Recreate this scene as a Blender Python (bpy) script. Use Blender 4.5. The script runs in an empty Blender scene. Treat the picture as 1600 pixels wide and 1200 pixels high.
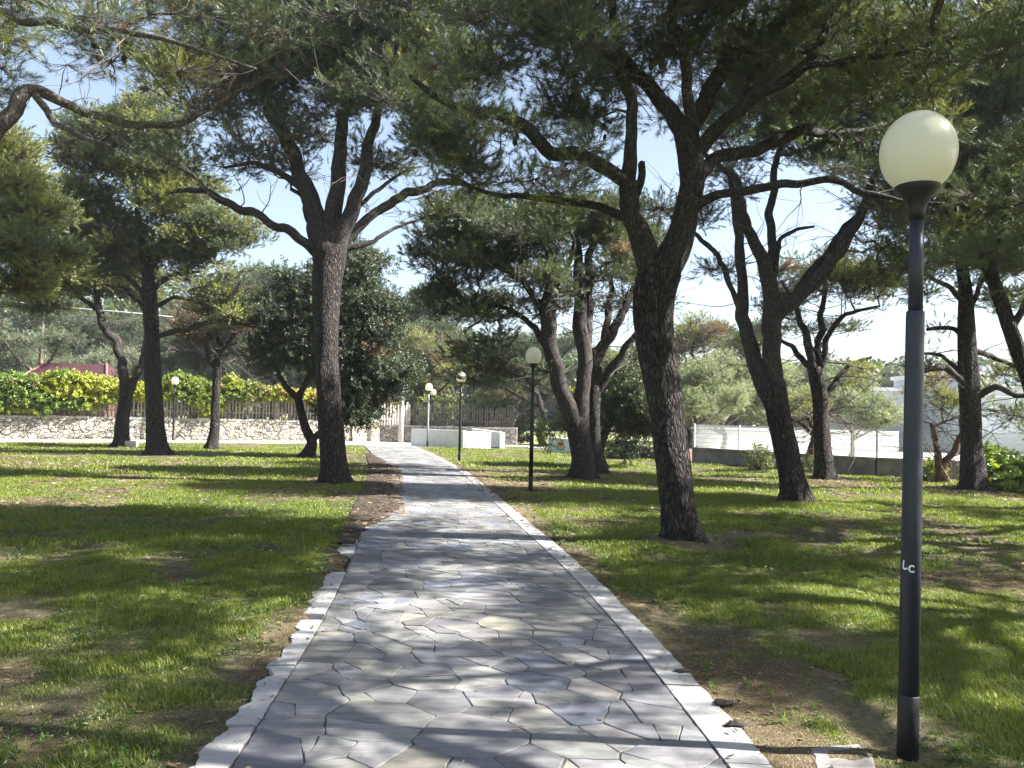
import bpy, math, random
import numpy as np
from mathutils import Vector, Matrix

SC = bpy.context.scene
COL = SC.collection
RNG = np.random.default_rng(7)
random.seed(7)
R = math.radians

# ------------------------------------------------------------------ camera
FPX = 1248.0
CAMZ = 1.6
PITCH = math.atan(50 / FPX)
ROLL = R(1.3)
_F = np.array([0, math.cos(PITCH), math.sin(PITCH)])
_R0 = np.array([1.0, 0, 0])
_U0 = np.array([0, -math.sin(PITCH), math.cos(PITCH)])
_R = math.cos(ROLL) * _R0 + math.sin(ROLL) * _U0
_U = math.cos(ROLL) * _U0 - math.sin(ROLL) * _R0
CAM = np.array([0, 0, CAMZ])


def ray(px, py):
    return _F + (px - 800) / FPX * _R + (600 - py) / FPX * _U


def P(px, py, Y):
    d = ray(px, py)
    return CAM + d * (Y / d[1])


def G(px, py):
    d = ray(px, py)
    return CAM + d * (-CAMZ / d[2])


cam_d = bpy.data.cameras.new('camera')
cam_d.sensor_width = 36
cam_d.lens = 36 * FPX / 1600
cam_d.clip_end = 2000
cam_d.clip_start = 0.05
cam = bpy.data.objects.new('camera', cam_d)
COL.objects.link(cam)
M = Matrix(((_R[0], _U[0], -_F[0], 0), (_R[1], _U[1], -_F[1], 0), (_R[2], _U[2], -_F[2], CAMZ), (0, 0, 0, 1)))
cam.matrix_world = M
SC.camera = cam

# ------------------------------------------------------------------ noise
_T = np.random.default_rng(3).random((256, 256))


def vnoise(x, y):
    x = np.asarray(x, float); y = np.asarray(y, float)
    xi = np.floor(x).astype(int); yi = np.floor(y).astype(int)
    fx = x - xi; fy = y - yi
    fx = fx * fx * (3 - 2 * fx); fy = fy * fy * (3 - 2 * fy)
    a = _T[xi & 255, yi & 255]; b = _T[(xi + 1) & 255, yi & 255]
    c = _T[xi & 255, (yi + 1) & 255]; d = _T[(xi + 1) & 255, (yi + 1) & 255]
    return (a * (1 - fx) + b * fx) * (1 - fy) + (c * (1 - fx) + d * fx) * fy


def fbm(x, y, o=4):
    s = 0; a = 0.5; t = 0
    for k in range(o):
        s = s + a * vnoise(x * 2 ** k + 17.3 * k, y * 2 ** k + 5.1 * k); t += a; a *= 0.5
    return s / t


def sstep(a, b, x):
    t = np.clip((x - a) / (b - a), 0, 1)
    return t * t * (3 - 2 * t)


# ------------------------------------------------------------------ mesh helpers
def mesh_from(name, verts, faces, mats=(), smooth=True, col=None, fmat=None):
    """faces: list of (M,k) int arrays."""
    me = bpy.data.meshes.new(name)
    verts = np.asarray(verts, np.float32)
    faces = [np.asarray(f, np.int32) for f in faces if len(f)]
    me.vertices.add(len(verts))
    me.vertices.foreach_set('co', verts.ravel())
    loops = np.concatenate([f.ravel() for f in faces])
    tot = np.concatenate([np.full(len(f), f.shape[1], np.int32) for f in faces])
    start = np.concatenate([[0], np.cumsum(tot)[:-1]]).astype(np.int32)
    me.loops.add(len(loops))
    me.loops.foreach_set('vertex_index', loops)
    me.polygons.add(len(tot))
    me.polygons.foreach_set('loop_start', start)
    me.polygons.foreach_set('loop_total', tot)
    me.polygons.foreach_set('use_smooth', np.full(len(tot), bool(smooth)))
    if fmat is not None:
        me.polygons.foreach_set('material_index', np.asarray(fmat, np.int32))
    for m in mats:
        me.materials.append(m)
    if col is not None:
        a = me.attributes.new('Col', 'FLOAT_COLOR', 'POINT')
        c = np.ones((len(verts), 4), np.float32); c[:, :3] = col
        a.data.foreach_set('color', c.ravel())
    me.update(calc_edges=True)
    me.validate()
    return me


class MB:
    """collects geometry for one mesh"""
    def __init__(s):
        s.v = []; s.t = []; s.q = []; s.n = 0; s.c = []

    def add(s, v, tris=None, quads=None, col=None):
        v = np.asarray(v, float)
        if tris is not None and len(tris): s.t.append(np.asarray(tris) + s.n)
        if quads is not None and len(quads): s.q.append(np.asarray(quads) + s.n)
        s.v.append(v); s.n += len(v)
        if col is not None:
            c = np.asarray(col, float)
            s.c.append(np.broadcast_to(c, (len(v), 3)))

    def box(s, x0, x1, y0, y1, z0, z1, col=None):
        v = [(x, y, z) for z in (z0, z1) for y in (y0, y1) for x in (x0, x1)]
        s.add(v, quads=[(0, 2, 3, 1), (4, 5, 7, 6), (0, 1, 5, 4), (2, 6, 7, 3), (0, 4, 6, 2), (1, 3, 7, 5)], col=col)

    def obox(s, a, b, w, z0, z1, z0b=None, z1b=None, col=None):
        """upright box along ground line a-b, thickness w"""
        a = np.array(a[:2], float); b = np.array(b[:2], float)
        d = b - a; d /= np.linalg.norm(d); n = np.array([-d[1], d[0]]) * w / 2
        z0b = z0 if z0b is None else z0b; z1b = z1 if z1b is None else z1b
        v = []
        for (za, zb) in ((z0, z0b), (z1, z1b)):
            v += [(*(a - n), za), (*(b - n), zb), (*(b + n), zb), (*(a + n), za)]
        s.add(v, quads=[(3, 2, 1, 0), (4, 5, 6, 7), (0, 1, 5, 4), (1, 2, 6, 5), (2, 3, 7, 6), (3, 0, 4, 7)], col=col)

    def mesh(s, name, mats, smooth=True, off=(0, 0, 0)):
        v = np.concatenate(s.v) - np.asarray(off)
        f = []
        if s.t: f.append(np.concatenate(s.t))
        if s.q: f.append(np.concatenate(s.q))
        return mesh_from(name, v, f, mats, smooth, np.concatenate(s.c) if s.c else None)

    def obj(s, name, mat, parent=None, smooth=True, off=(0, 0, 0)):
        return link(name, s.mesh(name, [mat], smooth, off), parent)


def link(name, me, parent=None):
    o = bpy.data.objects.new(name, me)
    COL.objects.link(o)
    if parent is not None: o.parent = parent
    return o


def tag(o, label=None, cat=None, group=None, kind=None):
    if label: o['label'] = label
    if cat: o['category'] = cat
    if group: o['group'] = group
    if kind: o['kind'] = kind
    return o


def empty(name, loc, label, cat, group=None, rz=0):
    o = bpy.data.objects.new(name, None)
    COL.objects.link(o)
    o.location = loc; o.rotation_euler = (0, 0, rz)
    o.empty_display_size = 0.3
    return tag(o, label, cat, group)


def copy_tree(root, loc, rz=0, sc=1.0):
    def rec(o, parent):
        c = o.copy(); COL.objects.link(c)
        if parent is not None: c.parent = parent
        for ch in list(kids.get(o.name, [])): rec(ch, c)
        return c
    kids = {}
    stack = [root]
    while stack:
        o = stack.pop(); kids[o.name] = list(o.children); stack += kids[o.name]
    r = rec(root, None)
    r.location = loc; r.rotation_euler = (0, 0, rz); r.scale = (sc, sc, sc)
    return r


def catmull(pts, step):
    pts = np.asarray(pts, float)
    if len(pts) == 2:
        n = max(2, int(np.linalg.norm(pts[1, :3] - pts[0, :3]) / step) + 1)
        t = np.linspace(0, 1, n)[:, None]
        return pts[0] * (1 - t) + pts[1] * t
    p = np.vstack([2 * pts[0] - pts[1], pts, 2 * pts[-1] - pts[-2]])
    out = []
    for i in range(1, len(p) - 2):
        L = np.linalg.norm(p[i + 1, :3] - p[i, :3])
        n = max(2, int(L / step))
        t = np.linspace(0, 1, n, endpoint=False)[:, None]
        a, b, c, d = p[i - 1], p[i], p[i + 1], p[i + 2]
        out.append(0.5 * ((2 * b) + (c - a) * t + (2 * a - 5 * b + 4 * c - d) * t ** 2 + (-a + 3 * b - 3 * c + d) * t ** 3))
    out.append(p[-2][None])
    return np.vstack(out)


def tube(pts, rad, n=8, rough=0.0, seed=0, cap=True):
    pts = np.asarray(pts, float); rad = np.asarray(rad, float)
    m = len(pts)
    tan = np.gradient(pts, axis=0)
    tan /= np.linalg.norm(tan, axis=1, keepdims=True) + 1e-9
    ref = np.array([1.0, 0, 0]) if abs(tan[0][0]) < 0.8 else np.array([0, 1.0, 0])
    u = ref - tan[0] * ref.dot(tan[0]); u /= np.linalg.norm(u)
    U = np.zeros((m, 3))
    for i in range(m):
        u = u - tan[i] * u.dot(tan[i]); u /= np.linalg.norm(u) + 1e-9
        U[i] = u
    V = np.cross(tan, U)
    a = np.linspace(0, 2 * math.pi, n, endpoint=False)
    rr = np.repeat(rad[:, None], n, 1)
    if rough:
        ii, aa = np.meshgrid(np.arange(m), a, indexing='ij')
        s = np.concatenate([[0], np.cumsum(np.linalg.norm(np.diff(pts, axis=0), axis=1))])[:, None]
        sc = max(rad.max(), 0.02)
        nz = fbm(np.cos(aa) * 1.5 + seed * 3.7 + 40, s / sc * 0.45 + np.sin(aa) * 1.5 + 40, 3) - 0.5
        rr = rr * (1 + rough * 2 * nz)
    v = pts[:, None] + rr[..., None] * (np.cos(a)[None, :, None] * U[:, None] + np.sin(a)[None, :, None] * V[:, None])
    v = v.reshape(-1, 3)
    i = np.arange(m - 1)[:, None] * n; j = np.arange(n)[None]
    k = (j + 1) % n
    q = np.stack([i + j, i + k, i + n + k, i + n + j], -1).reshape(-1, 4)
    t = np.zeros((0, 3), int)
    if cap:
        v = np.vstack([v, pts[-1] + tan[-1] * rad[-1] * 0.6])
        b = (m - 1) * n
        t = np.stack([b + np.arange(n), b + (np.arange(n) + 1) % n, np.full(n, m * n)], -1)
    return v, q, t


def lathe(prof, n=24):
    """prof: list of (r,z) bottom to top"""
    prof = np.asarray(prof, float)
    a = np.linspace(0, 2 * math.pi, n, endpoint=False)
    v = np.stack([prof[:, 0][:, None] * np.cos(a), prof[:, 0][:, None] * np.sin(a), np.repeat(prof[:, 1][:, None], n, 1)], -1).reshape(-1, 3)
    m = len(prof)
    i = np.arange(m - 1)[:, None] * n; j = np.arange(n)[None]; k = (j + 1) % n
    q = np.stack([i + j, i + k, i + n + k, i + n + j], -1).reshape(-1, 4)
    return v, q


# ------------------------------------------------------------------ materials
def mat(name):
    m = bpy.data.materials.new(name); m.use_nodes = True
    nt = m.node_tree; nt.nodes.clear()
    out = nt.nodes.new('ShaderNodeOutputMaterial')
    return m, nt, nt.nodes, nt.links, out


def nd(N, t, **kw):
    n = N.new(t)
    for k, v in kw.items():
        if k.startswith('i_'):
            n.inputs[k[2:].replace('_', ' ')].default_value = v
        else:
            setattr(n, k, v)
    return n


def ramp(N, stops):
    r = N.new('ShaderNodeValToRGB')
    e = r.color_ramp.elements
    while len(e) < len(stops): e.new(0.5)
    for el, (p, c) in zip(e, stops):
        el.position = p; el.color = (*c, 1) if len(c) == 3 else c
    return r


def mix_rgb(N, L, mode, fac, a, b):
    n = N.new('ShaderNodeMix'); n.data_type = 'RGBA'; n.blend_type = mode
    for sock, val in ((n.inputs[0], fac), (n.inputs[6], a), (n.inputs[7], b)):
        if hasattr(val, 'is_linked'): L.new(val, sock)
        elif isinstance(val, (int, float)): sock.default_value = val
        else: sock.default_value = (*val, 1)
    return n.outputs[2]


def simple_mat(name, c, rough=0.7, noise=0.15, scale=6, bump=0.15, metallic=0.0, spec=0.4, c2=None):
    m, nt, N, L, out = mat(name)
    b = nd(N, 'ShaderNodeBsdfPrincipled'); L.new(b.outputs[0], out.inputs[0])
    b.inputs['Roughness'].default_value = rough; b.inputs['Metallic'].default_value = metallic
    b.inputs['Specular IOR Level'].default_value = spec
    tc = nd(N, 'ShaderNodeTexCoord')
    nz = nd(N, 'ShaderNodeTexNoise', i_Scale=scale, i_Detail=6.0, i_Roughness=0.6)
    L.new(tc.outputs['Object'], nz.inputs['Vector'])
    lo = tuple(x * (1 - noise) for x in c); hi = tuple(min(1, x * (1 + noise)) for x in c)
    if c2: lo = c2
    r = ramp(N, [(0.3, lo), (0.7, hi)])
    L.new(nz.outputs['Fac'], r.inputs[0]); L.new(r.outputs[0], b.inputs['Base Color'])
    if bump:
        bp = nd(N, 'ShaderNodeBump', i_Strength=bump, i_Distance=0.02)
        nz2 = nd(N, 'ShaderNodeTexNoise', i_Scale=scale * 6, i_Detail=5.0)
        L.new(tc.outputs['Object'], nz2.inputs['Vector'])
        L.new(nz2.outputs['Fac'], bp.inputs['Height']); L.new(bp.outputs[0], b.inputs['Normal'])
    return m


def bark_mat(name, dark, light, sc=11.0, bump=0.9, dist=0.03, stretch=0.33):
    m, nt, N, L, out = mat(name)
    b = nd(N, 'ShaderNodeBsdfPrincipled'); L.new(b.outputs[0], out.inputs[0])
    b.inputs['Roughness'].default_value = 0.9; b.inputs['Specular IOR Level'].default_value = 0.2
    tc = nd(N, 'ShaderNodeTexCoord')
    mp = nd(N, 'ShaderNodeMapping'); mp.inputs['Scale'].default_value = (1, 1, stretch)
    L.new(tc.outputs['Object'], mp.inputs[0])
    wn = nd(N, 'ShaderNodeTexNoise', i_Scale=5.0, i_Detail=3.0); L.new(mp.outputs[0], wn.inputs['Vector'])
    wv = mix_rgb(N, L, 'LINEAR_LIGHT', 0.10, mp.outputs[0], wn.outputs['Color'])
    vo = nd(N, 'ShaderNodeTexVoronoi', feature='DISTANCE_TO_EDGE', i_Scale=sc); L.new(wv, vo.inputs['Vector'])
    vc = nd(N, 'ShaderNodeTexVoronoi', feature='F1', i_Scale=sc); L.new(wv, vc.inputs['Vector'])
    fn = nd(N, 'ShaderNodeTexNoise', i_Scale=45.0, i_Detail=8.0, i_Roughness=0.7); L.new(mp.outputs[0], fn.inputs['Vector'])
    r = ramp(N, [(0.0, dark), (0.12, tuple((a + c) / 2.4 for a, c in zip(dark, light))), (0.4, light)])
    L.new(vo.outputs['Distance'], r.inputs[0])
    sep = nd(N, 'ShaderNodeSeparateColor'); L.new(vc.outputs['Color'], sep.inputs[0])
    tr = ramp(N, [(0.0, (0.6, 0.6, 0.62)), (1.0, (1.25, 1.2, 1.15))]); L.new(sep.outputs[0], tr.inputs[0])
    c1 = mix_rgb(N, L, 'MULTIPLY', 1.0, r.outputs[0], tr.outputs[0])
    fr = ramp(N, [(0.3, (0.55, 0.55, 0.55)), (0.7, (1.3, 1.3, 1.3))]); L.new(fn.outputs['Fac'], fr.inputs[0])
    c2 = mix_rgb(N, L, 'MULTIPLY', 1.0, c1, fr.outputs[0])
    L.new(c2, b.inputs['Base Color'])
    hr = ramp(N, [(0.0, (0, 0, 0)), (0.25, (1, 1, 1))]); L.new(vo.outputs['Distance'], hr.inputs[0])
    h = mix_rgb(N, L, 'MIX', 0.3, hr.outputs[0], fn.outputs['Color'])
    bp = nd(N, 'ShaderNodeBump', i_Strength=bump, i_Distance=dist)
    L.new(h, bp.inputs['Height']); L.new(bp.outputs[0], b.inputs['Normal'])
    return m


def leaf_mat(name, transl=0.4, gloss=0.06, rough=0.4, tint=(1.25, 1.15, 0.55)):
    m, nt, N, L, out = mat(name)
    at = nd(N, 'ShaderNodeAttribute', attribute_name='Col')
    d = nd(N, 'ShaderNodeBsdfDiffuse'); L.new(at.outputs['Color'], d.inputs[0])
    t = nd(N, 'ShaderNodeBsdfTranslucent')
    tc = mix_rgb(N, L, 'MULTIPLY', 1.0, at.outputs['Color'], tint)
    L.new(tc, t.inputs[0])
    mx = nd(N, 'ShaderNodeMixShader'); mx.inputs[0].default_value = transl
    L.new(d.outputs[0], mx.inputs[1]); L.new(t.outputs[0], mx.inputs[2])
    g = nd(N, 'ShaderNodeBsdfGlossy'); g.inputs['Roughness'].default_value = rough
    g.inputs['Color'].default_value = (1, 1, 1, 1)
    m2 = nd(N, 'ShaderNodeMixShader'); m2.inputs[0].default_value = gloss
    L.new(mx.outputs[0], m2.inputs[1]); L.new(g.outputs[0], m2.inputs[2])
    L.new(m2.outputs[0], out.inputs[0])
    return m


def col_mat(name, rough=0.8, spec=0.3, n1=(0.75, 1.2), scale=14, bump=0.25, dist=0.01, streak=False):
    """base colour from the Col attribute, broken up by noise"""
    m, nt, N, L, out = mat(name)
    b = nd(N, 'ShaderNodeBsdfPrincipled'); L.new(b.outputs[0], out.inputs[0])
    b.inputs['Roughness'].default_value = rough; b.inputs['Specular IOR Level'].default_value = spec
    at = nd(N, 'ShaderNodeAttribute', attribute_name='Col')
    tc = nd(N, 'ShaderNodeTexCoord')
    nz = nd(N, 'ShaderNodeTexNoise', i_Scale=scale, i_Detail=8.0, i_Roughness=0.65)
    L.new(tc.outputs['Object'], nz.inputs['Vector'])
    r = ramp(N, [(0.3, (n1[0],) * 3), (0.7, (n1[1],) * 3)]); L.new(nz.outputs['Fac'], r.inputs[0])
    c = mix_rgb(N, L, 'MULTIPLY', 1.0, at.outputs['Color'], r.outputs[0])
    if streak:
        mp = nd(N, 'ShaderNodeMapping'); mp.inputs['Rotation'].default_value = (0, 0, 0.5); mp.inputs['Scale'].default_value = (2, 14, 2)
        L.new(tc.outputs['Object'], mp.inputs[0])
        n2 = nd(N, 'ShaderNodeTexNoise', i_Scale=1.6, i_Detail=6.0, i_Distortion=0.6); L.new(mp.outputs[0], n2.inputs['Vector'])
        r2 = ramp(N, [(0.35, (0.78, 0.79, 0.82)), (0.65, (1.15, 1.13, 1.1))]); L.new(n2.outputs['Fac'], r2.inputs[0])
        c = mix_rgb(N, L, 'MULTIPLY', 1.0, c, r2.outputs[0])
        n3 = nd(N, 'ShaderNodeTexNoise', i_Scale=1.1, i_Detail=5.0); L.new(tc.outputs['Object'], n3.inputs['Vector'])
        r3 = ramp(N, [(0.42, (1, 1, 1)), (0.62, (0.62, 0.58, 0.54))]); L.new(n3.outputs['Fac'], r3.inputs[0])
        c = mix_rgb(N, L, 'MULTIPLY', 0.6, c, r3.outputs[0])
    L.new(c, b.inputs['Base Color'])
    nz2 = nd(N, 'ShaderNodeTexNoise', i_Scale=scale * 3, i_Detail=6.0); L.new(tc.outputs['Object'], nz2.inputs['Vector'])
    bp = nd(N, 'ShaderNodeBump', i_Strength=bump, i_Distance=dist)
    L.new(nz2.outputs['Fac'], bp.inputs['Height']); L.new(bp.outputs[0], b.inputs['Normal'])
    return m


MAT = {}
MAT['bark'] = bark_mat('pine_bark', (0.019, 0.016, 0.0145), (0.083, 0.073, 0.068), 22.0, 1.0, 0.032, 0.36)
MAT['limb'] = bark_mat('limb_bark', (0.028, 0.025, 0.023), (0.092, 0.083, 0.078), 34.0, 0.7, 0.012, 0.45)
MAT['sunlit_limb'] = bark_mat('sunlit_grey_limb_bark', (0.07, 0.06, 0.054), (0.19, 0.17, 0.155), 30.0, 0.6, 0.012, 0.5)  # grey limb bark, paler because sunlight on the limb is put into the colour
MAT['palebark'] = bark_mat('pale_bark', (0.10, 0.08, 0.06), (0.34, 0.29, 0.24), 9.0, 0.4, 0.01, 0.4)
MAT['orangebark'] = bark_mat('orange_bark', (0.07, 0.04, 0.025), (0.27, 0.17, 0.10), 14.0, 0.5, 0.01, 0.5)
MAT['twig'] = simple_mat('twig_bark', (0.10, 0.08, 0.068), 0.9, 0.3, 20, 0)
MAT['needle'] = leaf_mat('pine_needle', 0.40, 0.05, 0.45)
MAT['leaf'] = leaf_mat('broad_leaf', 0.42, 0.035, 0.5)
MAT['grassblade'] = leaf_mat('grass_blade', 0.5, 0.04, 0.5, (1.1, 1.15, 0.6))
MAT['litter'] = leaf_mat('dry_litter', 0.1, 0.02, 0.6, (1, 1, 1))
MAT['cone'] = simple_mat('pine_cone', (0.045, 0.032, 0.024), 0.85, 0.3, 60, 0.5)

# ------------------------------------------------------------------ foliage templates
def frames(d, rng):
    d = d / (np.linalg.norm(d, axis=1, keepdims=True) + 1e-9)
    r = rng.normal(size=d.shape)
    u = np.cross(d, r); u /= np.linalg.norm(u, axis=1, keepdims=True) + 1e-9
    v = np.cross(d, u)
    return np.stack([u, v, d], 2)   # columns


def pine_template(rng, n, L=0.16, nl=0.095, w=0.006):
    z = rng.random(n) ** 0.8 * L
    a = rng.random(n) * 2 * math.pi
    th = rng.uniform(R(22), R(68), n) * (1.15 - 0.6 * z / L)
    d = np.stack([np.sin(th) * np.cos(a), np.sin(th) * np.sin(a), np.cos(th)], 1)
    base = np.stack([0 * z, 0 * z, z], 1)
    l = nl * rng.uniform(0.7, 1.15, n)[:, None]
    s = np.cross(d, rng.normal(size=d.shape)); s /= np.linalg.norm(s, axis=1, keepdims=True)
    return np.stack([base - s * w / 2, base + s * w / 2, base + d * l], 1).reshape(-1, 3)


def broad_template(rng, n, L=0.22, ll=0.075, w=0.034):
    z = (np.arange(n) + rng.random(n)) / n * L
    a = np.arange(n) * 2.4 + rng.random(n)
    th = rng.uniform(R(40), R(95), n)
    d = np.stack([np.sin(th) * np.cos(a), np.sin(th) * np.sin(a), np.cos(th)], 1)
    base = np.stack([0 * z, 0 * z, z], 1)
    l = ll * rng.uniform(0.7, 1.2, n)[:, None]
    s = np.cross(d, rng.normal(size=d.shape)); s /= np.linalg.norm(s, axis=1, keepdims=True)
    nrm = np.cross(d, s)
    mid = base + d * l * 0.5
    A = mid + s * w / 2 + nrm * 0.006; B = mid - s * w / 2 + nrm * 0.006; C = base + d * l
    t1 = np.stack([base, A, C], 1); t2 = np.stack([base, C, B], 1)
    return np.concatenate([t1, t2], 1).reshape(-1, 3)


def tufts(pos, dirs, cols, tmpls, rng, scale=(0.8, 1.25)):
    """returns verts, tris, colours for all tufts"""
    k = rng.integers(0, len(tmpls), len(pos))
    V = []; C = []
    for i, t in enumerate(tmpls):
        s = k == i
        if not s.any(): continue
        F = frames(dirs[s], rng)
        sc = rng.uniform(*scale, s.sum())
        v = np.einsum('nij,mj->nmi', F, t) * sc[:, None, None] + pos[s][:, None]
        V.append(v.reshape(-1, 3)); 
        c = np.repeat(cols[s][:, None], len(t), 1)
        C.append(c.reshape(-1, 3))
    V = np.concatenate(V); C = np.concatenate(C)
    return V, np.arange(len(V)).reshape(-1, 3), C


def prisms(a, b, ra, rb, rng, mid=0.06):
    """three-sided two-segment twigs from a to b (all vectorised)"""
    n = len(a)
    d = b - a; Ln = np.linalg.norm(d, axis=1, keepdims=True)
    F = frames(d, rng)
    m = (a + b) / 2 + F[:, :, 0] * Ln * rng.normal(0, mid * 1.5, (n, 1)) - np.array([0, 0, 1]) * Ln * 0.03
    ang = np.array([0, 2.094, 4.189])
    ring = F[:, None, :, 0] * np.cos(ang)[None, :, None] + F[:, None, :, 1] * np.sin(ang)[None, :, None]
    rm = (ra + rb) / 2
    v = np.concatenate([a[:, None] + ring * ra[:, None, None], m[:, None] + ring * rm[:, None, None], b[:, None] + ring * rb[:, None, None]], 1)
    q = []
    for s in (0, 3):
        for i in range(3):
            j = (i + 1) % 3
            q.append((s + i, s + j, s + 3 + j, s + 3 + i))
    Q = (np.arange(n)[:, None, None] * 9 + np.array(q)[None]).reshape(-1, 4)
    return v.reshape(-1, 3), Q


# ------------------------------------------------------------------ trees
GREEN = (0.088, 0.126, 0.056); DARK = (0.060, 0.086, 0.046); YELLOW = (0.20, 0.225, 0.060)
BLUE = (0.080, 0.125, 0.078); BROWN = (0.17, 0.115, 0.065); OLIVE = (0.20, 0.235, 0.150); OAK = (0.030, 0.050, 0.020)


def make_tree(name, label, cat, group, base, limbs, ells, Y, seed, clump=3.0, tuft=16, nneed=40,
              palette=((GREEN, 0.6), (DARK, 0.25), (YELLOW, 0.15)), brown=0.02, kind='pine', crad=(0.42, 0.22),
              nw=None, trunkmat='bark', limbmat='limb', root_z=None, cones=0, sides=14, twig_r=1.0, tsc=(0.8, 1.25), bare=0.12, dead=34, nl=None, min_branch_z=1.2):
    """limbs: list of lists of (x,y,z,r) world points; the first is the trunk.
       ells: list of (cx,cy,cz,rx,ry,rz,dens)"""
    rng = np.random.default_rng(seed)
    clump *= CLUMP; tuft *= TUFT
    base = np.array([base[0], base[1], 0.0])
    root = empty(name, base, label, cat, group)
    nodes = []; nrad = []; lnode = []; dsc = min(1.8, max(1.0, Y / 13))
    for li, pts in enumerate(limbs):
        pts = np.asarray(pts, float)
        if li == 0:
            p0 = pts[0].copy(); p0[2] -= 0.25; p0[3] *= 1.1
            pts = np.vstack([p0, pts])
        rm = pts[:, 3].max()
        sp = catmull(pts, max(0.07, rm * 0.45))
        if li > 0:   # crooked growth
            L = np.linspace(0, 1, len(sp))
            amp = min(0.10, rm * 0.9) * np.sin(np.pi * np.clip(L * 1.1, 0, 1))
            s = np.arange(len(sp)) * 0.21 + seed * 3.1 + li * 7.7
            sp[:, 0] += (fbm(s, s * 0 + li, 2) - 0.5) * 2 * amp
            sp[:, 2] += (fbm(s + 50, s * 0 + li, 2) - 0.5) * 2 * amp
            sp[:, 1] += (fbm(s + 90, s * 0 + li, 2) - 0.5) * 2 * amp
        r = np.maximum(sp[:, 3], 0.006)
        n = sides + 6 if li == 0 else (sides if rm > 0.05 else 8)
        if li == 0:
            z = sp[:, 2] - pts[1][2]
            r = r * (1 + 0.34 * np.exp(-np.maximum(z, 0) / 0.16))
        v, q, t = tube(sp[:, :3], r, n, 0.26 if li == 0 else 0.2, seed + li)
        if li == 0:    # root flare lobes
            zz = v[:, 2]; c = np.array([pts[1][0], pts[1][1]])
            d = v[:, :2] - c; a = np.arctan2(d[:, 1], d[:, 0])
            k = 1 + 0.30 * np.exp(-np.maximum(zz, 0) / 0.12) * np.cos(a * 5 + seed + np.sin(a * 2 + seed))
            v[:, :2] = np.where((zz < 0.8)[:, None], c + d * k[:, None], v[:, :2])
        b = MB(); b.add(v, t, q)
        b.obj('trunk' if li == 0 else 'limb', MAT[trunkmat if (li == 0) else limbmat], root, True, base)
        if li > 0 or len(limbs) == 1:
            lo = int(len(sp) * (0.12 if li else 0.5))
            nodes.append(sp[lo:, :3]); nrad.append(r[lo:])
            lnode.append(sp[lo:, :3])
        elif len(sp) > 6:
            k = sp[:, 2] > max(min_branch_z, sp[-1, 2] * 0.75)
            nodes.append(sp[k, :3]); nrad.append(r[k]); lnode.append(sp[k, :3])
    nodes = np.concatenate(nodes); nrad = np.concatenate(nrad)
    # clump centres
    cl = []; dn = []
    for e in ells:
        cx, cy, cz, rx, ry, rz, dens = e
        n = max(1, int(4.19 * rx * ry * rz * clump * dens))
        d = rng.normal(size=(n, 3)); d /= np.linalg.norm(d, axis=1, keepdims=True)
        rr = rng.random(n)[:, None] ** 0.45
        cl.append(np.array([cx, cy, cz]) + d * rr * np.array([rx, ry, rz])); dn += [dens] * n
    cl = np.concatenate(cl)
    # grow branches clump by clump, nearest first
    dist = np.array([np.min(np.linalg.norm(nodes - c, axis=1)) for c in cl])
    order = np.argsort(dist)
    NP = np.zeros((len(nodes) + len(cl) * 9 + 10, 3)); NP[:len(nodes)] = nodes
    owner = np.full(len(NP), -1); nn = len(nodes); NRd = np.zeros(len(NP)); NRd[:nn] = nrad
    br = []
    for ci in order:
        c = cl[ci]
        dv = NP[:nn] - c
        cost = np.linalg.norm(dv, axis=1) + np.maximum(dv[:, 2], 0) * 0.8
        j = int(np.argmin(cost)); a = NP[j]
        L = np.linalg.norm(c - a)
        if L < 0.05: 
            br.append((None, owner[j], ci, 0)); continue
        m1 = a + (c - a) * 0.4 + rng.normal(0, 0.10, 3) * L + np.array([0, 0, 0.05 * L])
        m2 = a + (c - a) * 0.75 + rng.normal(0, 0.07, 3) * L
        sp = catmull(np.array([a, m1, m2, c]), max(0.12, L / 8))
        bi = len(br)
        br.append((sp, owner[j], ci, NRd[j]))
        k = min(len(sp) - 1, 8)
        idx = np.linspace(1, len(sp) - 1, k).astype(int)
        NP[nn:nn + k] = sp[idx]; owner[nn:nn + k] = bi; NRd[nn:nn + k] = 0.02; nn += k
    desc = np.ones(len(br))
    for bi in range(len(br) - 1, -1, -1):
        p = br[bi][1]
        if p >= 0: desc[p] += desc[bi]
    wood = MB()
    for bi, (sp, p, ci, pr) in enumerate(br):
        if sp is None: continue
        r0 = 0.0048 * twig_r * math.sqrt(desc[bi]) + 0.004 * twig_r
        if pr > 0.03: r0 = min(r0, pr * 0.75)
        rr = np.linspace(r0, max(0.004 * twig_r, r0 * 0.45), len(sp))
        v, q, t = tube(sp, rr, 5, 0, 0)
        wood.add(v, t, q)
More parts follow.
